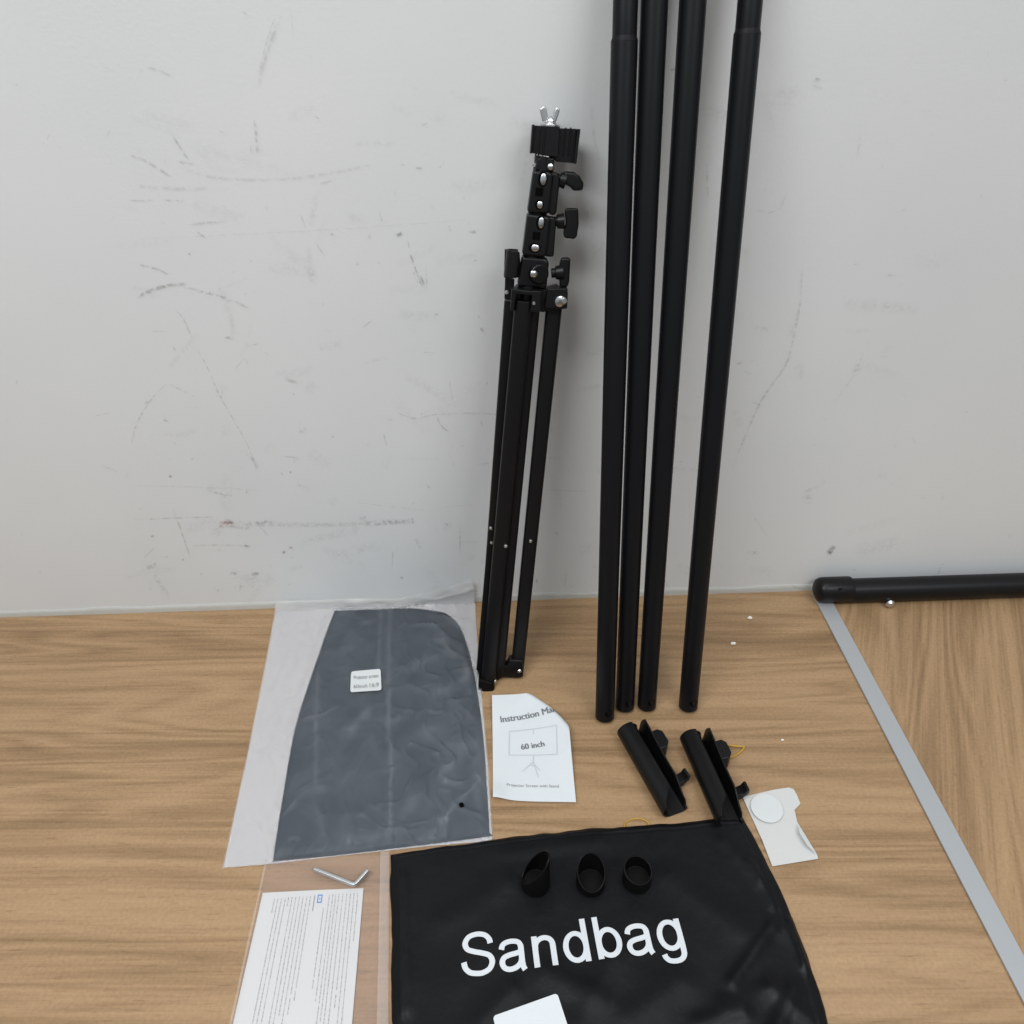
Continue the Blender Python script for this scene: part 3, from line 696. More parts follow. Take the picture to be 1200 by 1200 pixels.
bm = bmesh.new(); grid(bm, lambda u, v: film_pos(u, lerp(.962, 1.0, v), .0009+.0012*abs(noise.noise(V((u*14, v*2, 5))))), 120, 8); obj('seal_strip', bm, M['milky_seal'], bag, True)
bm = bmesh.new(); p = at(541, 945, .012); rh = rho(p.x, p.y); zz = .0022+(SH+.0012+lump(p.x,p.y))*math.sqrt(max(0,1-min(rh,.98)**5))
lathe(bm, (p.x,p.y,zz+.001), (p.x,p.y,zz+2), [(0,.0027),(.0034,.0027)], 20); obj('air_hole', bm, M['hole'], bag)
# label: corners in the photo, laid on the film
LQ = [V((*at(x, y, .013).xy,)) for x, y in ((411,813.5),(447.5,811),(446.5,786.5),(412,789.5))]
def lab_xy(s, t_): return lerp(lerp(LQ[0], LQ[1], s), lerp(LQ[3], LQ[2], s), t_)
def bag_surf(x, y):
    rh = rho(x, y); return .0022+(SH+.0012+lump(x, y)+.0022)*math.sqrt(max(0, 1-min(rh,.98)**5))+.0024
def lab_fn(s, t_):
    c = lab_xy(s, t_); return V((c.x, c.y, bag_surf(c.x, c.y)))
bm = bmesh.new(); gg = grid(bm, lab_fn, 12, 8)
for v in (gg[0][0], gg[0][-1], gg[-1][0], gg[-1][-1]): v.co = lerp(v.co, lab_fn(.5,.5), .035)
lab = obj('label', bm, M['sticker'], bag, True)
bm = bmesh.new()
sf = lambda x, y: lab_fn(x, y)+V((0,0,.0004))
def unit_text(bm, s, x0_, x1_, yb, surf, asp, bold=0, mx=.05, ys=1.0):  # in label's 0..1 coordinates, asp = width / height
    t_ = text_bm(s, bold)
    for v in t_.verts: v.co = (x0_+(x1_-x0_)*v.co.x, yb+(x1_-x0_)*v.co.y*asp*ys, 0)
    refine(t_, mx); mp = {v: bm.verts.new(surf(v.co.x, v.co.y)) for v in t_.verts}
    for f in t_.faces:
        try: bm.faces.new([mp[v] for v in f.verts])
        except ValueError: pass
    t_.free()
unit_text(bm, 'Projector screen', .10, .92, .60, sf, 1.45, ys=1.35, bold=.012)
unit_text(bm, '60inch', .10, .55, .17, sf, 1.45, ys=.95, bold=.012)
unit_text(bm, '16:9', .62, .92, .17, sf, 1.45, ys=.95, bold=.012)
obj('printed_text', bm, M['ink_mid'], lab)
# the screen itself, rounded folded cloth
bm = bmesh.new(); rings = []
for s in (1, .995, .98, .95, .9, .82, .72, .6, .47, .34, .2, .08):
    rings.append([bm.verts.new((cen.x+(p.x-cen.x)*s, cen.y+(p.y-cen.y)*s, screen_z(cen.x+(p.x-cen.x)*s, cen.y+(p.y-cen.y)*s, s)-.0002)) for p in cont])
for A, Bv in zip(rings, rings[1:]):
    for i in range(len(A)): bm.faces.new((A[i], A[(i+1) % len(A)], Bv[(i+1) % len(A)], Bv[i]))
bm.faces.new(rings[-1])
low = [bm.verts.new((p.x, p.y, .0012)) for p in cont]
for i in range(len(low)): bm.faces.new((low[i], low[(i+1) % len(low)], rings[0][(i+1) % len(low)], rings[0][i]))
tag(obj('projector_screen', bm, M['fabric'], None, True), 'dark folded projector screen cloth inside the large milky plastic bag', 'projector screen')

# ------------------------------------------------------------------ instruction manual
o3 = at(578, 938.5); xe = at(675, 942)-o3; mw = xe.length; xe.normalize(); ye = V((-xe.y, xe.x, 0))
tl3 = at(577, 820)-o3; mh = tl3.dot(ye)
skew = tl3.dot(xe)
def man_uv(px, py, z=.002):
    q = at(px, py, z)-o3; return V((q.dot(xe)-skew*q.dot(ye)/mh, q.dot(ye)))
fa, fb = man_uv(617, 815, .012), man_uv(673.5, 872, .008)   # fold line of the tucked-under corner
fd = (fb-fa).normalized(); fn_ = V((-fd.y, fd.x))
if fn_.dot(V((mw, mh))-fa) < 0: fn_ = -fn_
FR = .0065
def man_pos(x, y, lift_=0.0):
    q = (V((x, y))-fa).dot(fn_); _s = (V((x, y))-fa).dot(fd)/(fb-fa).length
    q -= .0075*max(0, 1-(2*_s-1)**2) if -.2 < _s < 1.2 else 0
    base = .0010+.0012*abs(noise.noise(V((x*20, y*16, 3))))
    base += .007*math.exp(-((x/.016)**2+((y-.0)/.02)**2))          # lower left corner lifts
    base += .004*math.exp(-(x/.03)**2)*sst(.6, 1, y/mh)
    if q <= 0:
        z = base+2*FR*math.exp(q/.030); nz_ = V((0,0,1)); u_, v_ = x, y
        off = V((0,0,lift_))
    else:
        f0 = V((x, y))-fn_*q; a = min(q/FR, math.pi); rem = max(0, q-FR*math.pi)
        k = FR*math.sin(a)-rem; z = .001+FR+FR*math.cos(a)+ (.0009 if rem else 0); u_, v_ = (f0+fn_*k)
        off = V((0,0,lift_*math.cos(a)))+ (xe*fn_.x+ye*fn_.y)*lift_*math.sin(a)
        z += base*0.5*(1+math.cos(a))-.001*.5*(1+math.cos(a))
    return o3+xe*(u_+skew*v_/mh)+ye*v_+V((0,0,z))+off
man = thing('instruction_manual', 'white paper instruction manual with a tucked corner and a screen drawing, lying on the table', 'manual', Matrix.Translation(o3))
bm = bmesh.new(); grid(bm, lambda u, v: man_pos(u*mw, v*mh), 150, 220); obj('page', bm, M['paper'], man, True)
bm = bmesh.new(); mf = lambda x, y: man_pos(x, y, .0006)
def man_text(bm, s, pa, pb, bold, ys=1.0):
    a, b = man_uv(*pa, .006), man_uv(*pb, .006); d = (b-a).normalized()
    for k in range(3 if bold else 1):                    # heavier weight: the same letters a hair to the side
        o_ = d*.00034*k
        place_text(bm, s, a+o_, b+o_, lambda x, y: mf(x, y)+V((0,0,.00006*k)), ys, 0, mx=.0015)
man_text(bm, 'Instruction Manual', (587,846), (664,838), .013, 1.05)
obj('title_print', bm, M['ink'], man)
bm = bmesh.new(); man_text(bm, '60 inch', (611,877), (638,874), .012, 1.05)
obj('size_print', bm, M['ink'], man)
bm = bmesh.new(); man_text(bm, 'Projector Screen with Stand', (594,919.5), (655,921.5), .0, 1.0); obj('small_print', bm, M['ink_mid'], man)
bm = bmesh.new()
def stroke(bm, pts, w, surf, step=.004):
    for a, b in zip(pts, pts[1:]):
        d = b-a; n = max(1, int(d.length/step)); s = V((-d.y, d.x)).normalized()*w/2
        for i in range(n):
            p, q = lerp(a, b, i/n), lerp(a, b, (i+1)/n)
            bm.faces.new([bm.verts.new(surf(*c)) for c in (p-s, q-s, q+s, p+s)])
P_ = lambda x, y: man_uv(x, y, .003)
stroke(bm, [P_(597,857.5), P_(596.5,884.5), P_(653,886), P_(652,855), P_(597,857.5)], .0009, mf)
for a, b in (((625,857),(625,862)), ((625,886),(625,895)), ((625,893),(612,904)), ((625,893),(631,911)), ((625,895),(633,903)), ((622,897),(628,898))): stroke(bm, [P_(*a), P_(*b)], .0009, mf)
obj('line_drawing', bm, M['ink_light'], man)

# ------------------------------------------------------------------ clear bag, leaflet, hex key
cb = [at(*p, .0) for p in ((313,1012),(457,1002),(456,1200),(272,1200))]
def ext_quad(q, k): return [q[0], q[1], q[1]+(q[2]-q[1])*k, q[0]+(q[3]-q[0])*k]
cb = ext_quad(cb, 1.4)
def quad_fn(q, z): return lambda u, v: (lambda p: V((p.x, p.y, z(u, v, p) if callable(z) else z)))(lerp(lerp(q[0], q[1], u), lerp(q[3], q[2], u), v))
cbag = thing('clear_bag', 'small clear plastic bag holding a folded leaflet, at the bottom left', 'bag', Matrix.Translation(cb[0]))
bm = bmesh.new(); grid(bm, quad_fn(cb, lambda u, v, p: .0052+min(1,min(u,1-u)/.05)*(.0007+.0009*noise.noise(V((p.x*45,p.y*45,2)))+.0006*noise.noise(V((p.x*110,p.y*80,6)))) - (.0030 if min(u,1-u) < .01 else 0)), 60, 80); obj('front_film', bm, M['clear'], cbag, True)
bm = bmesh.new(); grid(bm, quad_fn(cb, .0006), 8, 8); obj('back_film', bm, M['clear'], cbag)
sq = [lerp(cb[0],cb[1],.93), cb[1], cb[2], lerp(cb[3],cb[2],.93)]
bm = bmesh.new(); grid(bm, quad_fn(sq, lambda u, v, p: .0078+.0005*noise.noise(V((p.x*60,p.y*40,4)))), 4, 60); obj('side_seam', bm, M['clear_seal'], cbag, True)
sq = [lerp(cb[0],cb[3],-.004)+V((0,0,0)), lerp(cb[0],cb[1],.015), lerp(cb[3],cb[2],.015), cb[3]]
bm = bmesh.new(); grid(bm, quad_fn(sq, lambda u, v, p: .0078+.0006*noise.noise(V((p.x*90,p.y*60,4)))), 2, 60); obj('side_seam', bm, M['clear_seal'], cbag, True)
lq = ext_quad([at(308,1046.5,.0016), at(426,1041,.0016), at(412.5,1200,.0016), at(273,1200,.0016)], 1.3)
leaf = thing('leaflet', 'folded white leaflet of dense grey print with a blue mark, inside the clear bag', 'leaflet', Matrix.Translation(lq[0]))
bm = bmesh.new(); z_of = lambda u, v: .0019+.0006*math.sin(u*3.1)
gl = grid(bm, quad_fn(lq, lambda u, v, p: z_of(u, v)), 12, 12)
rim = [gl[0][i] for i in range(13)]+[gl[j][12] for j in range(1, 13)]+[gl[12][i] for i in range(11, -1, -1)]+[gl[j][0] for j in range(11, 0, -1)]
lo = [bm.verts.new((v.co.x, v.co.y, .0010)) for v in rim]
for i in range(len(rim)): bm.faces.new((rim[i], lo[i], lo[(i+1) % len(rim)], rim[(i+1) % len(rim)]))
obj('page', bm, M['paper'], leaf, True)
lw = (lq[1]-lq[0]).length; lh = (lq[3]-lq[0]).length
fnl = quad_fn(lq, lambda u, v, p: z_of(u, v)+.00022)
bm = bmesh.new(); rnd = random.Random(3)
def zu(x): return (x-130)/835
cols = [(240,.045,.12),(268,.045,.85),(298,.045,.9),(330,.045,.78),(356,.04,.10),(385,.04,.9),(415,.04,.85),(445,.04,.72),(475,.038,.9),(505,.038,.62),(535,.038,.58)]
cols2 = [(655,.12,.52),(690,.035,.62),(718,.033,.66),(742,.033,.76),(768,.032,.9),(800,.032,.9),(832,.032,.6),(862,.03,.9),(892,.03,.9),(922,.03,.32)]
for x, v0, v1 in cols+cols2:
    for k in range(2 if v1 > .5 else 1):
        u = zu(x)+k*.0
        vv = v0 if k == 0 else v1+.02
        vend = v1 if k == 0 else min(.98, v1+rnd.uniform(0, .3))
        while vv < vend:
            wl = rnd.choice((.006,.010,.014,.018,.024)); n = max(1, int(wl/.0042))
            for q in range(n):                                   # letters as small ticks of uneven height
                a = vv+q*.0042; hgt = rnd.choice((.0052,.0066,.0084))
                c = [(u-hgt*.6, a), (u+hgt*.6, a), (u+hgt*.6, a+.0031), (u-hgt*.6, a+.0031)]
                bm.faces.new([bm.verts.new(fnl(*e)) for e in c])
            vv += wl+.0032
c = [(zu(566),.035),(zu(573),.035),(zu(573),.135),(zu(566),.135)]; bm.faces.new([bm.verts.new(fnl(*e)) for e in c])
obj('printed_text', bm, M['ink_mid'], leaf)
bm = bmesh.new()
uu, v0 = zu(614), .058
for (a, b, c_, d_) in ((-.024,-.027,.024,-.019), (-.024,.019,.024,.027), (-.024,-.019,-.014,.019), (.014,-.019,.024,.019), (-.006,-.004,.006,.004)):
    bm.faces.new([bm.verts.new(fnl(uu+x, v0+y)) for x, y in ((a,b),(c_,b),(c_,d_),(a,d_))])
obj('blue_mark', bm, M['blue'], leaf)
hz = .0088
pts = [at(368.5,1018.5,hz), at(408,1034,hz), at(414.5,1036.2,hz), at(419,1033.5,hz), at(431,1020,hz+.001)]
cv = [pts[0], lerp(pts[0],pts[1],.5), pts[1]]+catmull(pts[1:4], 5, False)[1:]+[pts[4]]
bm = bmesh.new(); tube(bm, cv, .0026, 6)
tag(obj('hex_key', bm, M['steel'], None, False, bevel=.0004, M4=Matrix.Translation(pts[1]-V((0,0,hz)))), 'small L-shaped steel hex key lying on the clear bag above the leaflet', 'hex key')

# ------------------------------------------------------------------ sandbag
sl = [at(*p) for p in ((457,1003),(459,1100),(460,1200),(461,1290))]
sr = [at(*p) for p in ((872,959),(896,1006),(920,1056),(946,1120),(960,1162),(969,1200),(985,1290))]
st = [at(*p) for p in ((457,1003),(472,1000.5),(520,993),(575,985.5),(640,977),(700,972),(770,966),(830,962),(872,959))]
def sb_xy(u, v):
    a, b = poly_at(sl, v), poly_at(sr, v); t_ = poly_at(st, u)
    q = lerp(a, b, u)+(t_-lerp(sl[0], sr[0], u))*(1-v)**3
    return q+V((noise.noise(q*26), noise.noise(q*26+V((3,3,3))), 0))*.0022+V((noise.noise(q*70), noise.noise(q*70+V((3,3,3))), 0))*.0008
SBC = [((786,1028),(874,1095),.0016,.016), ((905,1086),(858,1152),.0024,.006), ((930,1080),(945,1130),.003,.006), ((700,1170),(640,1140),.0018,.012),
       ((850,1178),(905,1158),.0018,.010), ((905,1158),(945,1192),.0016,.008), ((520,1080),(590,1035),.0012,.014), ((600,1160),(560,1200),.0016,.010), ((470,1030),(475,1180),.0012,.008),
       ((740,1190),(800,1150),.0016,.014), ((590,1000),(700,985),.0008,.010), ((880,1010),(905,1060),.0016,.006), ((930,1160),(900,1230),.003,.008), ((680,1200),(720,1120),.0014,.012),
       ((820,1200),(870,1185),.0022,.008), ((850,985),(890,1030),.0010,.008)]
SBC = [(at(*a, .008).to_2d(), at(*b, .008).to_2d(), h, w) for a, b, h, w in SBC]
def sb_wr(x, y):
    z = (.0016+.0016*sst(.16,.30,x))*noise.noise(V((x*11, y*11, 4)))+.0014*sst(.14,.30,x)*max(0, 1-4*abs(noise.noise(V((x*13+y*9, y*8-x*4, 6)))))+.0007*noise.noise(V((x*30, y*26, 8)))
    p = V((x, y))
    for a, b, h, w in SBC:
        d, _ = segdist(p, a, b)
        if d < 3*w: z += 1.7*h*math.exp(-(d/w)**2)
    return z
SBT = .0060
def sb_edge(u, v):
    d = min(u*.40, (1-u)*.42, v*.36+.0001); return math.sqrt(min(1, d/.009))
def sb_fn(u, v):
    u = .5-.5*math.cos(math.pi*u)*1 if False else u
    p = sb_xy(u, v); e = sb_edge(u, v)
    dm = min(u*.40, (1-u)*.42, v*.36); hem = -.0004*math.exp(-((dm-.013)/.0013)**2)+.0004*e*noise.noise(V((p.x*120, p.y*120, 1)))*math.exp(-(dm/.02)**2)
    return V((p.x, p.y, .0008+e*SBT+e*e*sb_wr(p.x, p.y)+hem))
def warp(t_): return t_-0.10*math.sin(2*math.pi*t_)/1.0*.9
sand = thing('sandbag', 'empty black nylon sandbag lying flat on the table, the word Sandbag in white', 'sandbag', Matrix.Translation(at(700,1080)))
bm = bmesh.new(); gg = grid(bm, lambda u, v: sb_fn(warp(u), v**1.4), 170, 110)
n1, n2 = len(gg), len(gg[0]); rim = [gg[0][i] for i in range(n2)]+[gg[j][-1] for j in range(1, n1)]+[gg[-1][i] for i in range(n2-2, -1, -1)]+[gg[j][0] for j in range(n1-2, 0, -1)]
lowv = [bm.verts.new((v.co.x, v.co.y, .0003)) for v in rim]
for i in range(len(rim)): bm.faces.new((rim[i], lowv[i], lowv[(i+1) % len(rim)], rim[(i+1) % len(rim)]))
obj('cloth', bm, M['nylon'], sand, True)
def sb_surf(x, y): return V((x, y, .0008+SBT+sb_wr(x, y)+.0005))
bm = bmesh.new(); p0, p1 = at(541.5,1146,.0075).to_2d(), at(804,1112.5,.0075).to_2d()
GL = {
 'S': (667, [[(563,498),(545,575),(470,648),(335,674),(195,642),(126,545),(160,445),(280,390),(400,355),(530,300),(574,200),(525,95),(430,45),(335,34),(190,62),(110,140),(86,238)]]),
 'a': (556, [[(80,362),(105,430),(170,470),(270,482),(370,462),(415,405),(420,320),(420,130),(432,50),(456,0)], [(420,300),(330,278),(200,258),(110,222),(76,148),(108,68),(190,32),(290,46),(370,95),(412,165),(420,240)]]),
 'n': (556, [[(110,0),(110,260),(110,519)], [(110,270),(125,385),(190,455),(280,480),(370,455),(416,390),(422,300),(422,150),(422,0)]]),
 'd': (556, [[(440,0),(440,358),(440,716)], 'O262']),
 'b': (556, [[(108,0),(108,358),(108,716)], 'O290']),
 'g': (556, [[(432,519),(432,250),(430,20),(415,-90),(350,-155),(250,-172),(150,-150),(98,-95),(84,-42)], 'O258'])}
xo = -42; k_ = (p1-p0).length/3880; dx_ = (p1-p0).normalized(); ny_ = V((-dx_.y, dx_.x)); zl = 0
for chx in 'Sandbag':
    adv, sts = GL[chx]
    for stx in sts:
        zl += .00006
        if isinstance(stx, str):
            c_x = int(stx[1:]); ln_ = [V((c_x+176*math.cos(2*math.pi*q/40), 259+222*math.sin(2*math.pi*q/40), 0)) for q in range(41)]
        else: ln_ = catmull([V((*p, 0)) for p in stx], 8, False) if len(stx) > 3 else [lerp(V((*stx[0],0)), V((*stx[-1],0)), q/24) for q in range(25)]
        prev = None
        for q, p in enumerate(ln_):
            cl2 = isinstance(stx, str)
            t2 = (ln_[1]-ln_[-2]) if cl2 and q in (0, len(ln_)-1) else ln_[min(q+1, len(ln_)-1)]-ln_[max(q-1, 0)]
            t2.normalize(); s2 = V((-t2.y, t2.x, 0))*(49-7*abs(t2.x))
            row = []
            for f_ in (1, .5, 0, -.5, -1):
                e = p+s2*f_; w2 = p0+dx_*((xo+e.x)*k_)+ny_*(e.y*k_); row.append(bm.verts.new(sb_surf(w2.x, w2.y)+V((0,0,zl))))
            if prev:
                for a, b, c3, d3 in zip(prev, prev[1:], row[1:], row): bm.faces.new((a, b, c3, d3))
            prev = row
    xo += adv
obj('lettering', bm, M['white_print'], sand, True)

# white card on the sandbag
q = [at(*p, .009).to_2d() for p in ((577.5,1191.5),(653,1164.5))]; d = q[1]-q[0]; n = V((d.y, -d.x)); 
cw = d.length; d.normalize(); n.normalize(); ch_ = .055
bm = bmesh.new(); pts = []
for cx_, cy_, a0 in ((.003,.003,180),(cw-.003,.003,270),(cw-.003,ch_-.003,0),(.003,ch_-.003,90)):
    for k in range(6):
        a = R(a0+18*k); pts.append(q[0]+d*(cx_+.003*math.cos(a))+n*(cy_+.003*math.sin(a)))
prism(bm, pts, .0098, .0104)
tag(obj('white_card', bm, M['paper'], None, M4=Matrix.Translation((q[0].x, q[0].y, 0))), 'blank white card with rounded corners lying on the sandbag below its lettering', 'card')

# ------------------------------------------------------------------ three cut tube caps on the sandbag
CR = .0148
def cap_bm(lo, hi):
    bm = bmesh.new(); s = 40; ro, ri = CR, CR-.0016
    ob, ot, it, ib = [], [], [], []
    for k in range(s):
        a = 2*math.pi*k/s; h = lo+(hi-lo)*(.5+.5*math.sin(a))
        c, sn = math.cos(a), math.sin(a)
        ob.append(bm.verts.new((ro*c*1.02, ro*sn*1.02, 0))); ot.append(bm.verts.new((ro*c, ro*sn, h))); it.append(bm.verts.new((ri*c, ri*sn, h))); ib.append(bm.verts.new((ri*c, ri*sn, .002)))
    for k in range(s):
        j = (k+1) % s
        for A, Bv in ((ob, ot), (ot, it), (it, ib)): bm.faces.new((A[k], A[j], Bv[j], Bv[k]))
    bm.faces.new(ob[::-1]); bm.faces.new(ib); return bm
CGN = 'short black tubes standing on the sandbag'
def cap_m(px, py, rz, tilt=0): 
    p = at(px, py, .0075); return Matrix.Translation((p.x, p.y, .0088+sb_wr(p.x, p.y)*.5)) @ Matrix.Rotation(R(rz), 4, 'Z') @ Matrix.Rotation(R(tilt), 4, 'X')
o = obj('short_tube', cap_bm(.007, .054), M['rubber'], None, True, local=True, bevel=.0004); o.matrix_world = cap_m(627.5, 1035, -98)
tag(o, 'short black tube with a steep slanted cut seen edge-on, leftmost on the sandbag', 'tube piece', CGN)
c2 = obj('short_tube', cap_bm(.009, .034), M['rubber'], None, True, local=True, bevel=.0004); c2.matrix_world = cap_m(692, 1035, 4)
tag(c2, 'short black tube whose slanted cut opens towards the viewer, middle one on the sandbag', 'tube piece', CGN)
o = obj('short_tube', cap_bm(.0165, .022), M['rubber'], None, True, local=True, bevel=.0004); o.matrix_world = cap_m(746, 1031, 40)
tag(o, 'short black tube with a nearly level round mouth, nearest the clips', 'tube piece', CGN)

# ------------------------------------------------------------------ two open tube clips
KG = 'black open tube clips beside the sandbag'
KL = .118
def clip(root):
    """local frame: x along the tube from the far end, y across to the fins, z up"""
    bm = bmesh.new(); ro = .0136; rm = .0127; th = .0009; s = 30; n = 34
    secs = []
    for i in range(n+1):                                   # one open section: round back, floor, then the upright lip
        x = -.002+(KL+.002)*i/n; a0 = 66+sst(.78, 1.0, i/n)*62
        zt = lerp(.033, .026, sst(.0, .6, i/n))-.013*sst(.72, .93, i/n)-.009*sst(.93, 1, i/n)-.012*(1-sst(.0, .05, i/n))
        c = [V((rm*math.cos(R(a0+(286-a0)*k/s)), ro+rm*math.sin(R(a0+(286-a0)*k/s)))) for k in range(s+1)]
        c += [V((.0085,.0012)), V((.0135,.0013)), V((.0165,.0028)), V((.0174,.0065)), V((.0178,lerp(.0065,zt,.5))), V((.0188,zt))]
        L1, L2 = [], []
        for k, p in enumerate(c):
            t_ = c[min(k+1, len(c)-1)]-c[max(k-1, 0)]; t_.normalize(); q = V((-t_.y, t_.x))*th
            L1.append(bm.verts.new((x, p.x+q.x, p.y+q.y))); L2.append(bm.verts.new((x, p.x-q.x, p.y-q.y)))
        secs.append(L1+L2[::-1])
    for A, Bv in zip(secs, secs[1:]):
        for k in range(len(A)): bm.faces.new((A[k], A[(k+1) % len(A)], Bv[(k+1) % len(A)], Bv[k]))
    m_ = len(secs[0])//2
    for S_ in (secs[0], secs[-1]):
        for k in range(m_-1): bm.faces.new((S_[k], S_[k+1], S_[-k-2], S_[-k-1]))
    obj('shell', bm, M['plastic'], root, True, local=True, bevel=.0004)
    bm = bmesh.new()                                       # closed rounded far end
    lathe(bm, (0.006,0,ro), (-1,0,ro), [(0,.0112),(.005,.0114),(.0065,.0128),(.0085,.0110),(.0095,.006)], 32); obj('end_plug', bm, M['plastic'], root, True, local=True)
    bm = bmesh.new(); prism(bm, [(.018,.0180),(.016,.030),(.021,.035),(.036,.035),(.043,.029),(.043,.0180)], .004, .024)
    obj('lug', bm, M['plastic'], root, local=True, bevel=.0016)
    bm = bmesh.new()
    v = [(.0178,.006),(.028,.005),(.036,.014),(.036,.021),(.033,.022),(.030,.016),(.024,.013),(.0178,.013)]
    A = [bm.verts.new((.074, a, b)) for a, b in v]; Bv = [bm.verts.new((.086, a, b)) for a, b in v]
    bm.faces.new(A); bm.faces.new(Bv[::-1])
    for k in range(len(v)): bm.faces.new((A[k], A[(k+1) % len(v)], Bv[(k+1) % len(v)], Bv[k]))
    obj('hook', bm, M['plastic'], root, local=True, bevel=.0012)
def clip_m(pa, pb, dz=(0,0)):
    A, Bv = at(*pa, .014+dz[0]), at(*pb, .014+dz[1]); x = (Bv-A).normalized(); z = V((0,0,1)); y = z.cross(x).normalized(); z = x.cross(y)
    m4 = Matrix((x, y, z)).transposed().to_4x4(); m4.translation = A-z*.0142; return m4, (Bv-A).length
m4, KL = clip_m((736,856), (789,948))
k = thing('tube_clip', 'black open tube clip lying wholly on the bare table, left of the other clip', 'clip', m4, KG); clip(k)
k2 = copy_tree(k); m4, _ = clip_m((810,864), (852,958), (0, .004)); k2.matrix_world = m4
tag(k2, 'black open tube clip with its open end resting on the corner of the sandbag', 'clip', KG)

# ------------------------------------------------------------------ torn backing paper with a round sticker
pp = [(870,934),(888,930),(906,926),(924,923),(930,925),(934,932),(938,942),(929.5,944),(930.5,947),(932,953),(934,963),(941,977),(949,991),(957.5,1003),(958.5,1007),(905,1015.5),(893,985),(881,958)]
W = [at(*p, .001) for p in pp]
cc = at(910, 972, .001)
bp_ = thing('backing_paper', 'torn white backing paper with a round white sticker, right of the sandbag', 'paper', Matrix.Translation(cc))
bm = bmesh.new()
nr = 10; rr = []
for s in range(nr):
    f = 1-s/nr
    rr.append([bm.verts.new((cc.x+(p.x-cc.x)*f, cc.y+(p.y-cc.y)*f, .0007+(.0018*f*f*abs(noise.noise(V((p.x*30,p.y*30,1))))+.0006*noise.noise(V((p.x*f*60,p.y*f*60,3)))*f+.0004))) for p in W])
for A, Bv in zip(rr, rr[1:]):
    for i in range(len(W)): bm.faces.new((A[i], A[(i+1) % len(W)], Bv[(i+1) % len(W)], Bv[i]))
bm.faces.new(rr[-1]); obj('sheet', bm, M['offwhite'], bp_, True)
sc_, = (at(898.5, 948, .002),); rad = (at(917,948,.002)-sc_).length
bm = bmesh.new(); lathe(bm, (sc_.x, sc_.y, .0034), (sc_.x, sc_.y, 1), [(0,rad),(.0004,rad)], 48); obj('round_sticker', bm, M['sticker'], bp_)
a, b, c_, e_ = at(935,967,.002), at(957,1003,.002), at(946,993,.005), at(936,977,.005)
bm = bmesh.new(); bm.faces.new([bm.verts.new(x+V((0,0,.0025))) for x in (a, b, c_, e_)]); obj('folded_edge', bm, M['sticker'], bp_, thick=.0002)

# ------------------------------------------------------------------ rubber bands and crumbs
def band(px, py, rx, ry, lab, tw=.3, z=.0012, rr_=.0007):
    c = at(px, py, 0); ex = at(px+rx, py, 0)-c; ey = at(px, py-ry, 0)-c
    pts = []
    for k in range(48):
        a = 2*math.pi*k/48; q = c+ex*(math.cos(a)+tw*.3*math.sin(2*a+1))+ey*(math.sin(a)+tw*.35*math.cos(3*a)); q.z = z+.0008*(1+math.sin(2*a)); pts.append(q)
    bm = bmesh.new(); tube(bm, pts, rr_, 8, True)
    tag(obj('rubber_band', bm, M['elastic'], None, True, M4=Matrix.Translation(c)), lab, 'rubber band', 'amber rubber bands on the table')
band(746, 969, 14.5, 8.5, 'amber rubber band peeking out from under the top edge of the sandbag', .05, .0012)
band(851, 880, 17, 7, 'twisted amber rubber band on the table behind the right tube clip', .8, .0014, .0010)
def crumb(px, py, r_, lab):
    p = at(px, py, r_*.7); bm = bmesh.new(); bmesh.ops.create_icosphere(bm, subdivisions=2, radius=r_)
    for v in bm.verts: v.co *= 1+.35*noise.noise(v.co*900+V((px,py,0)))
    bmesh.ops.scale(bm, vec=(1.25,.8,.75), verts=bm.verts)
    tag(obj('crumb', bm, M['crumb'], None, True, local=True, M4=Matrix.Translation(p)), lab, 'crumb', 'white crumbs on the tabletop')
crumb(878.5, 724, .0030, 'white crumb on the tabletop right of the poles, the one nearer the wall')
crumb(859.5, 754, .0030, 'white crumb on the tabletop close to the rightmost pole, farther from the wall')
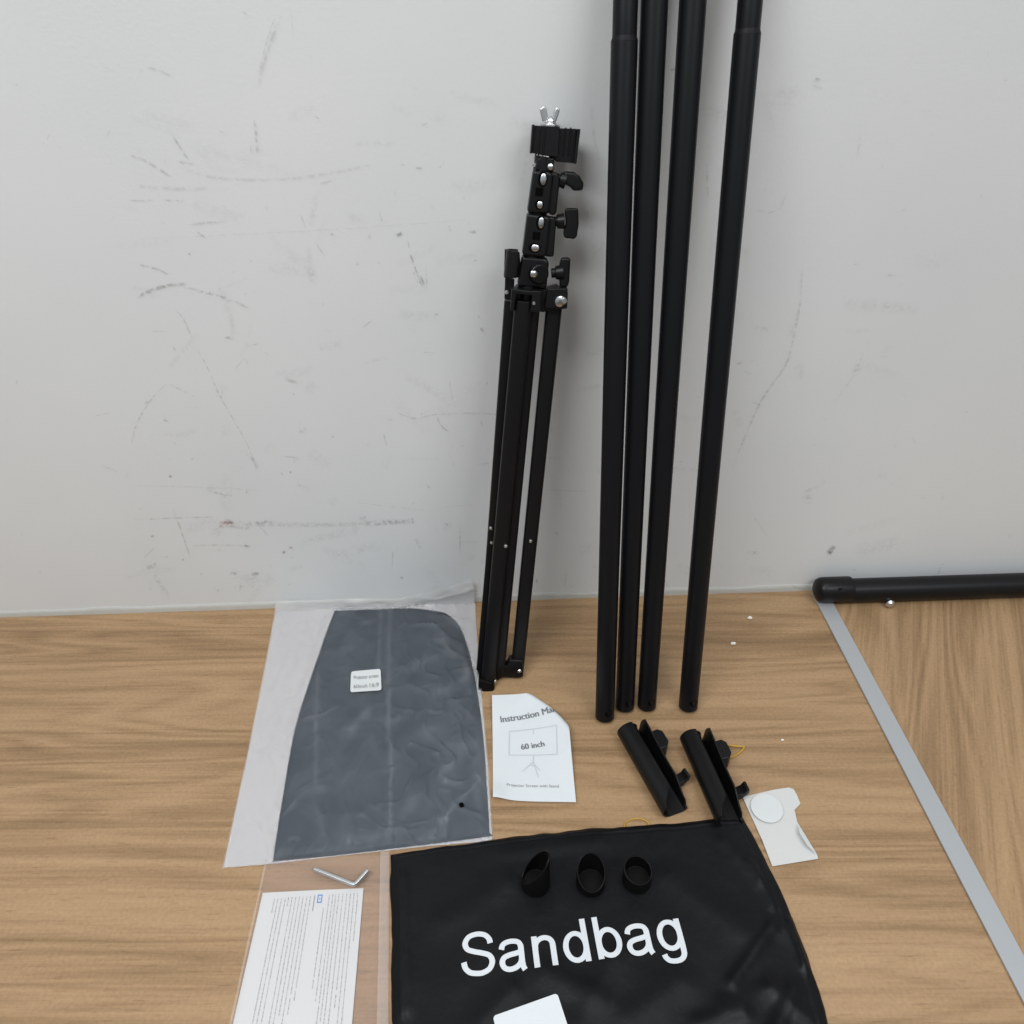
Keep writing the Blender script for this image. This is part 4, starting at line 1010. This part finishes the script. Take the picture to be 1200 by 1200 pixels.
crumb(917, 867, .0016, 'tiny pale crumb on the tabletop above the torn backing paper')

# ------------------------------------------------------------------ light: a bright room with ceiling panels, plus an added sheen lamp
w = bpy.data.worlds.new('World'); sc.world = w; w.use_nodes = True
bg = w.node_tree.nodes['Background']; nt = w.node_tree; tcw = nt.nodes.new('ShaderNodeTexCoord'); sw = nt.nodes.new('ShaderNodeSeparateXYZ'); rw = nt.nodes.new('ShaderNodeValToRGB')
mw_ = nt.nodes.new('ShaderNodeMapRange'); mw_.inputs['From Min'].default_value = -1
nt.links.new(tcw.outputs['Generated'], sw.inputs[0]); nt.links.new(sw.outputs['Z'], mw_.inputs['Value']); nt.links.new(mw_.outputs[0], rw.inputs[0]); nt.links.new(rw.outputs[0], bg.inputs['Color'])
ew = rw.color_ramp.elements; ew[0].position = .36; ew[0].color = (.03,.03,.034,1); ew[1].position = .58; ew[1].color = (0.90,0.96,1.0,1)
bg.inputs['Strength'].default_value = 0.40
def area(name, loc, tgt, sx_, sy_, p, col):
    l = bpy.data.lights.new(name, 'AREA'); l.shape = 'RECTANGLE'; l.size = sx_; l.size_y = sy_; l.energy = p; l.color = col
    o = bpy.data.objects.new(name, l); COL.objects.link(o); o.location = loc
    o.rotation_euler = (V(tgt)-V(loc)).to_track_quat('-Z', 'Y').to_euler(); return o
area('overhead_light', (-0.75,-1.15,2.0), (-0.75,-1.1,0), 1.2, .6, 33.5, (0.975,0.99,1.0))
area('overhead_light', (1.1,-1.5,2.0), (1.1,-1.4,0), 1.2, .6, 22, (0.975,0.99,1.0))

area('overhead_light', (0.55,-0.42,2.25), (0.55,-0.42,0), 1.2, .3, 6.5, (0.975,0.99,1.0))  # added lamp overhead, put there to draw sheen streaks on nylon and film

sc.view_settings.view_transform = 'Standard'; sc.view_settings.look = 'None'
sc.view_settings.exposure = 0; sc.view_settings.gamma = 1
sc.render.engine = 'CYCLES'
sc.cycles.max_bounces = 10; sc.cycles.transparent_max_bounces = 24
sc.cycles.use_denoising = True
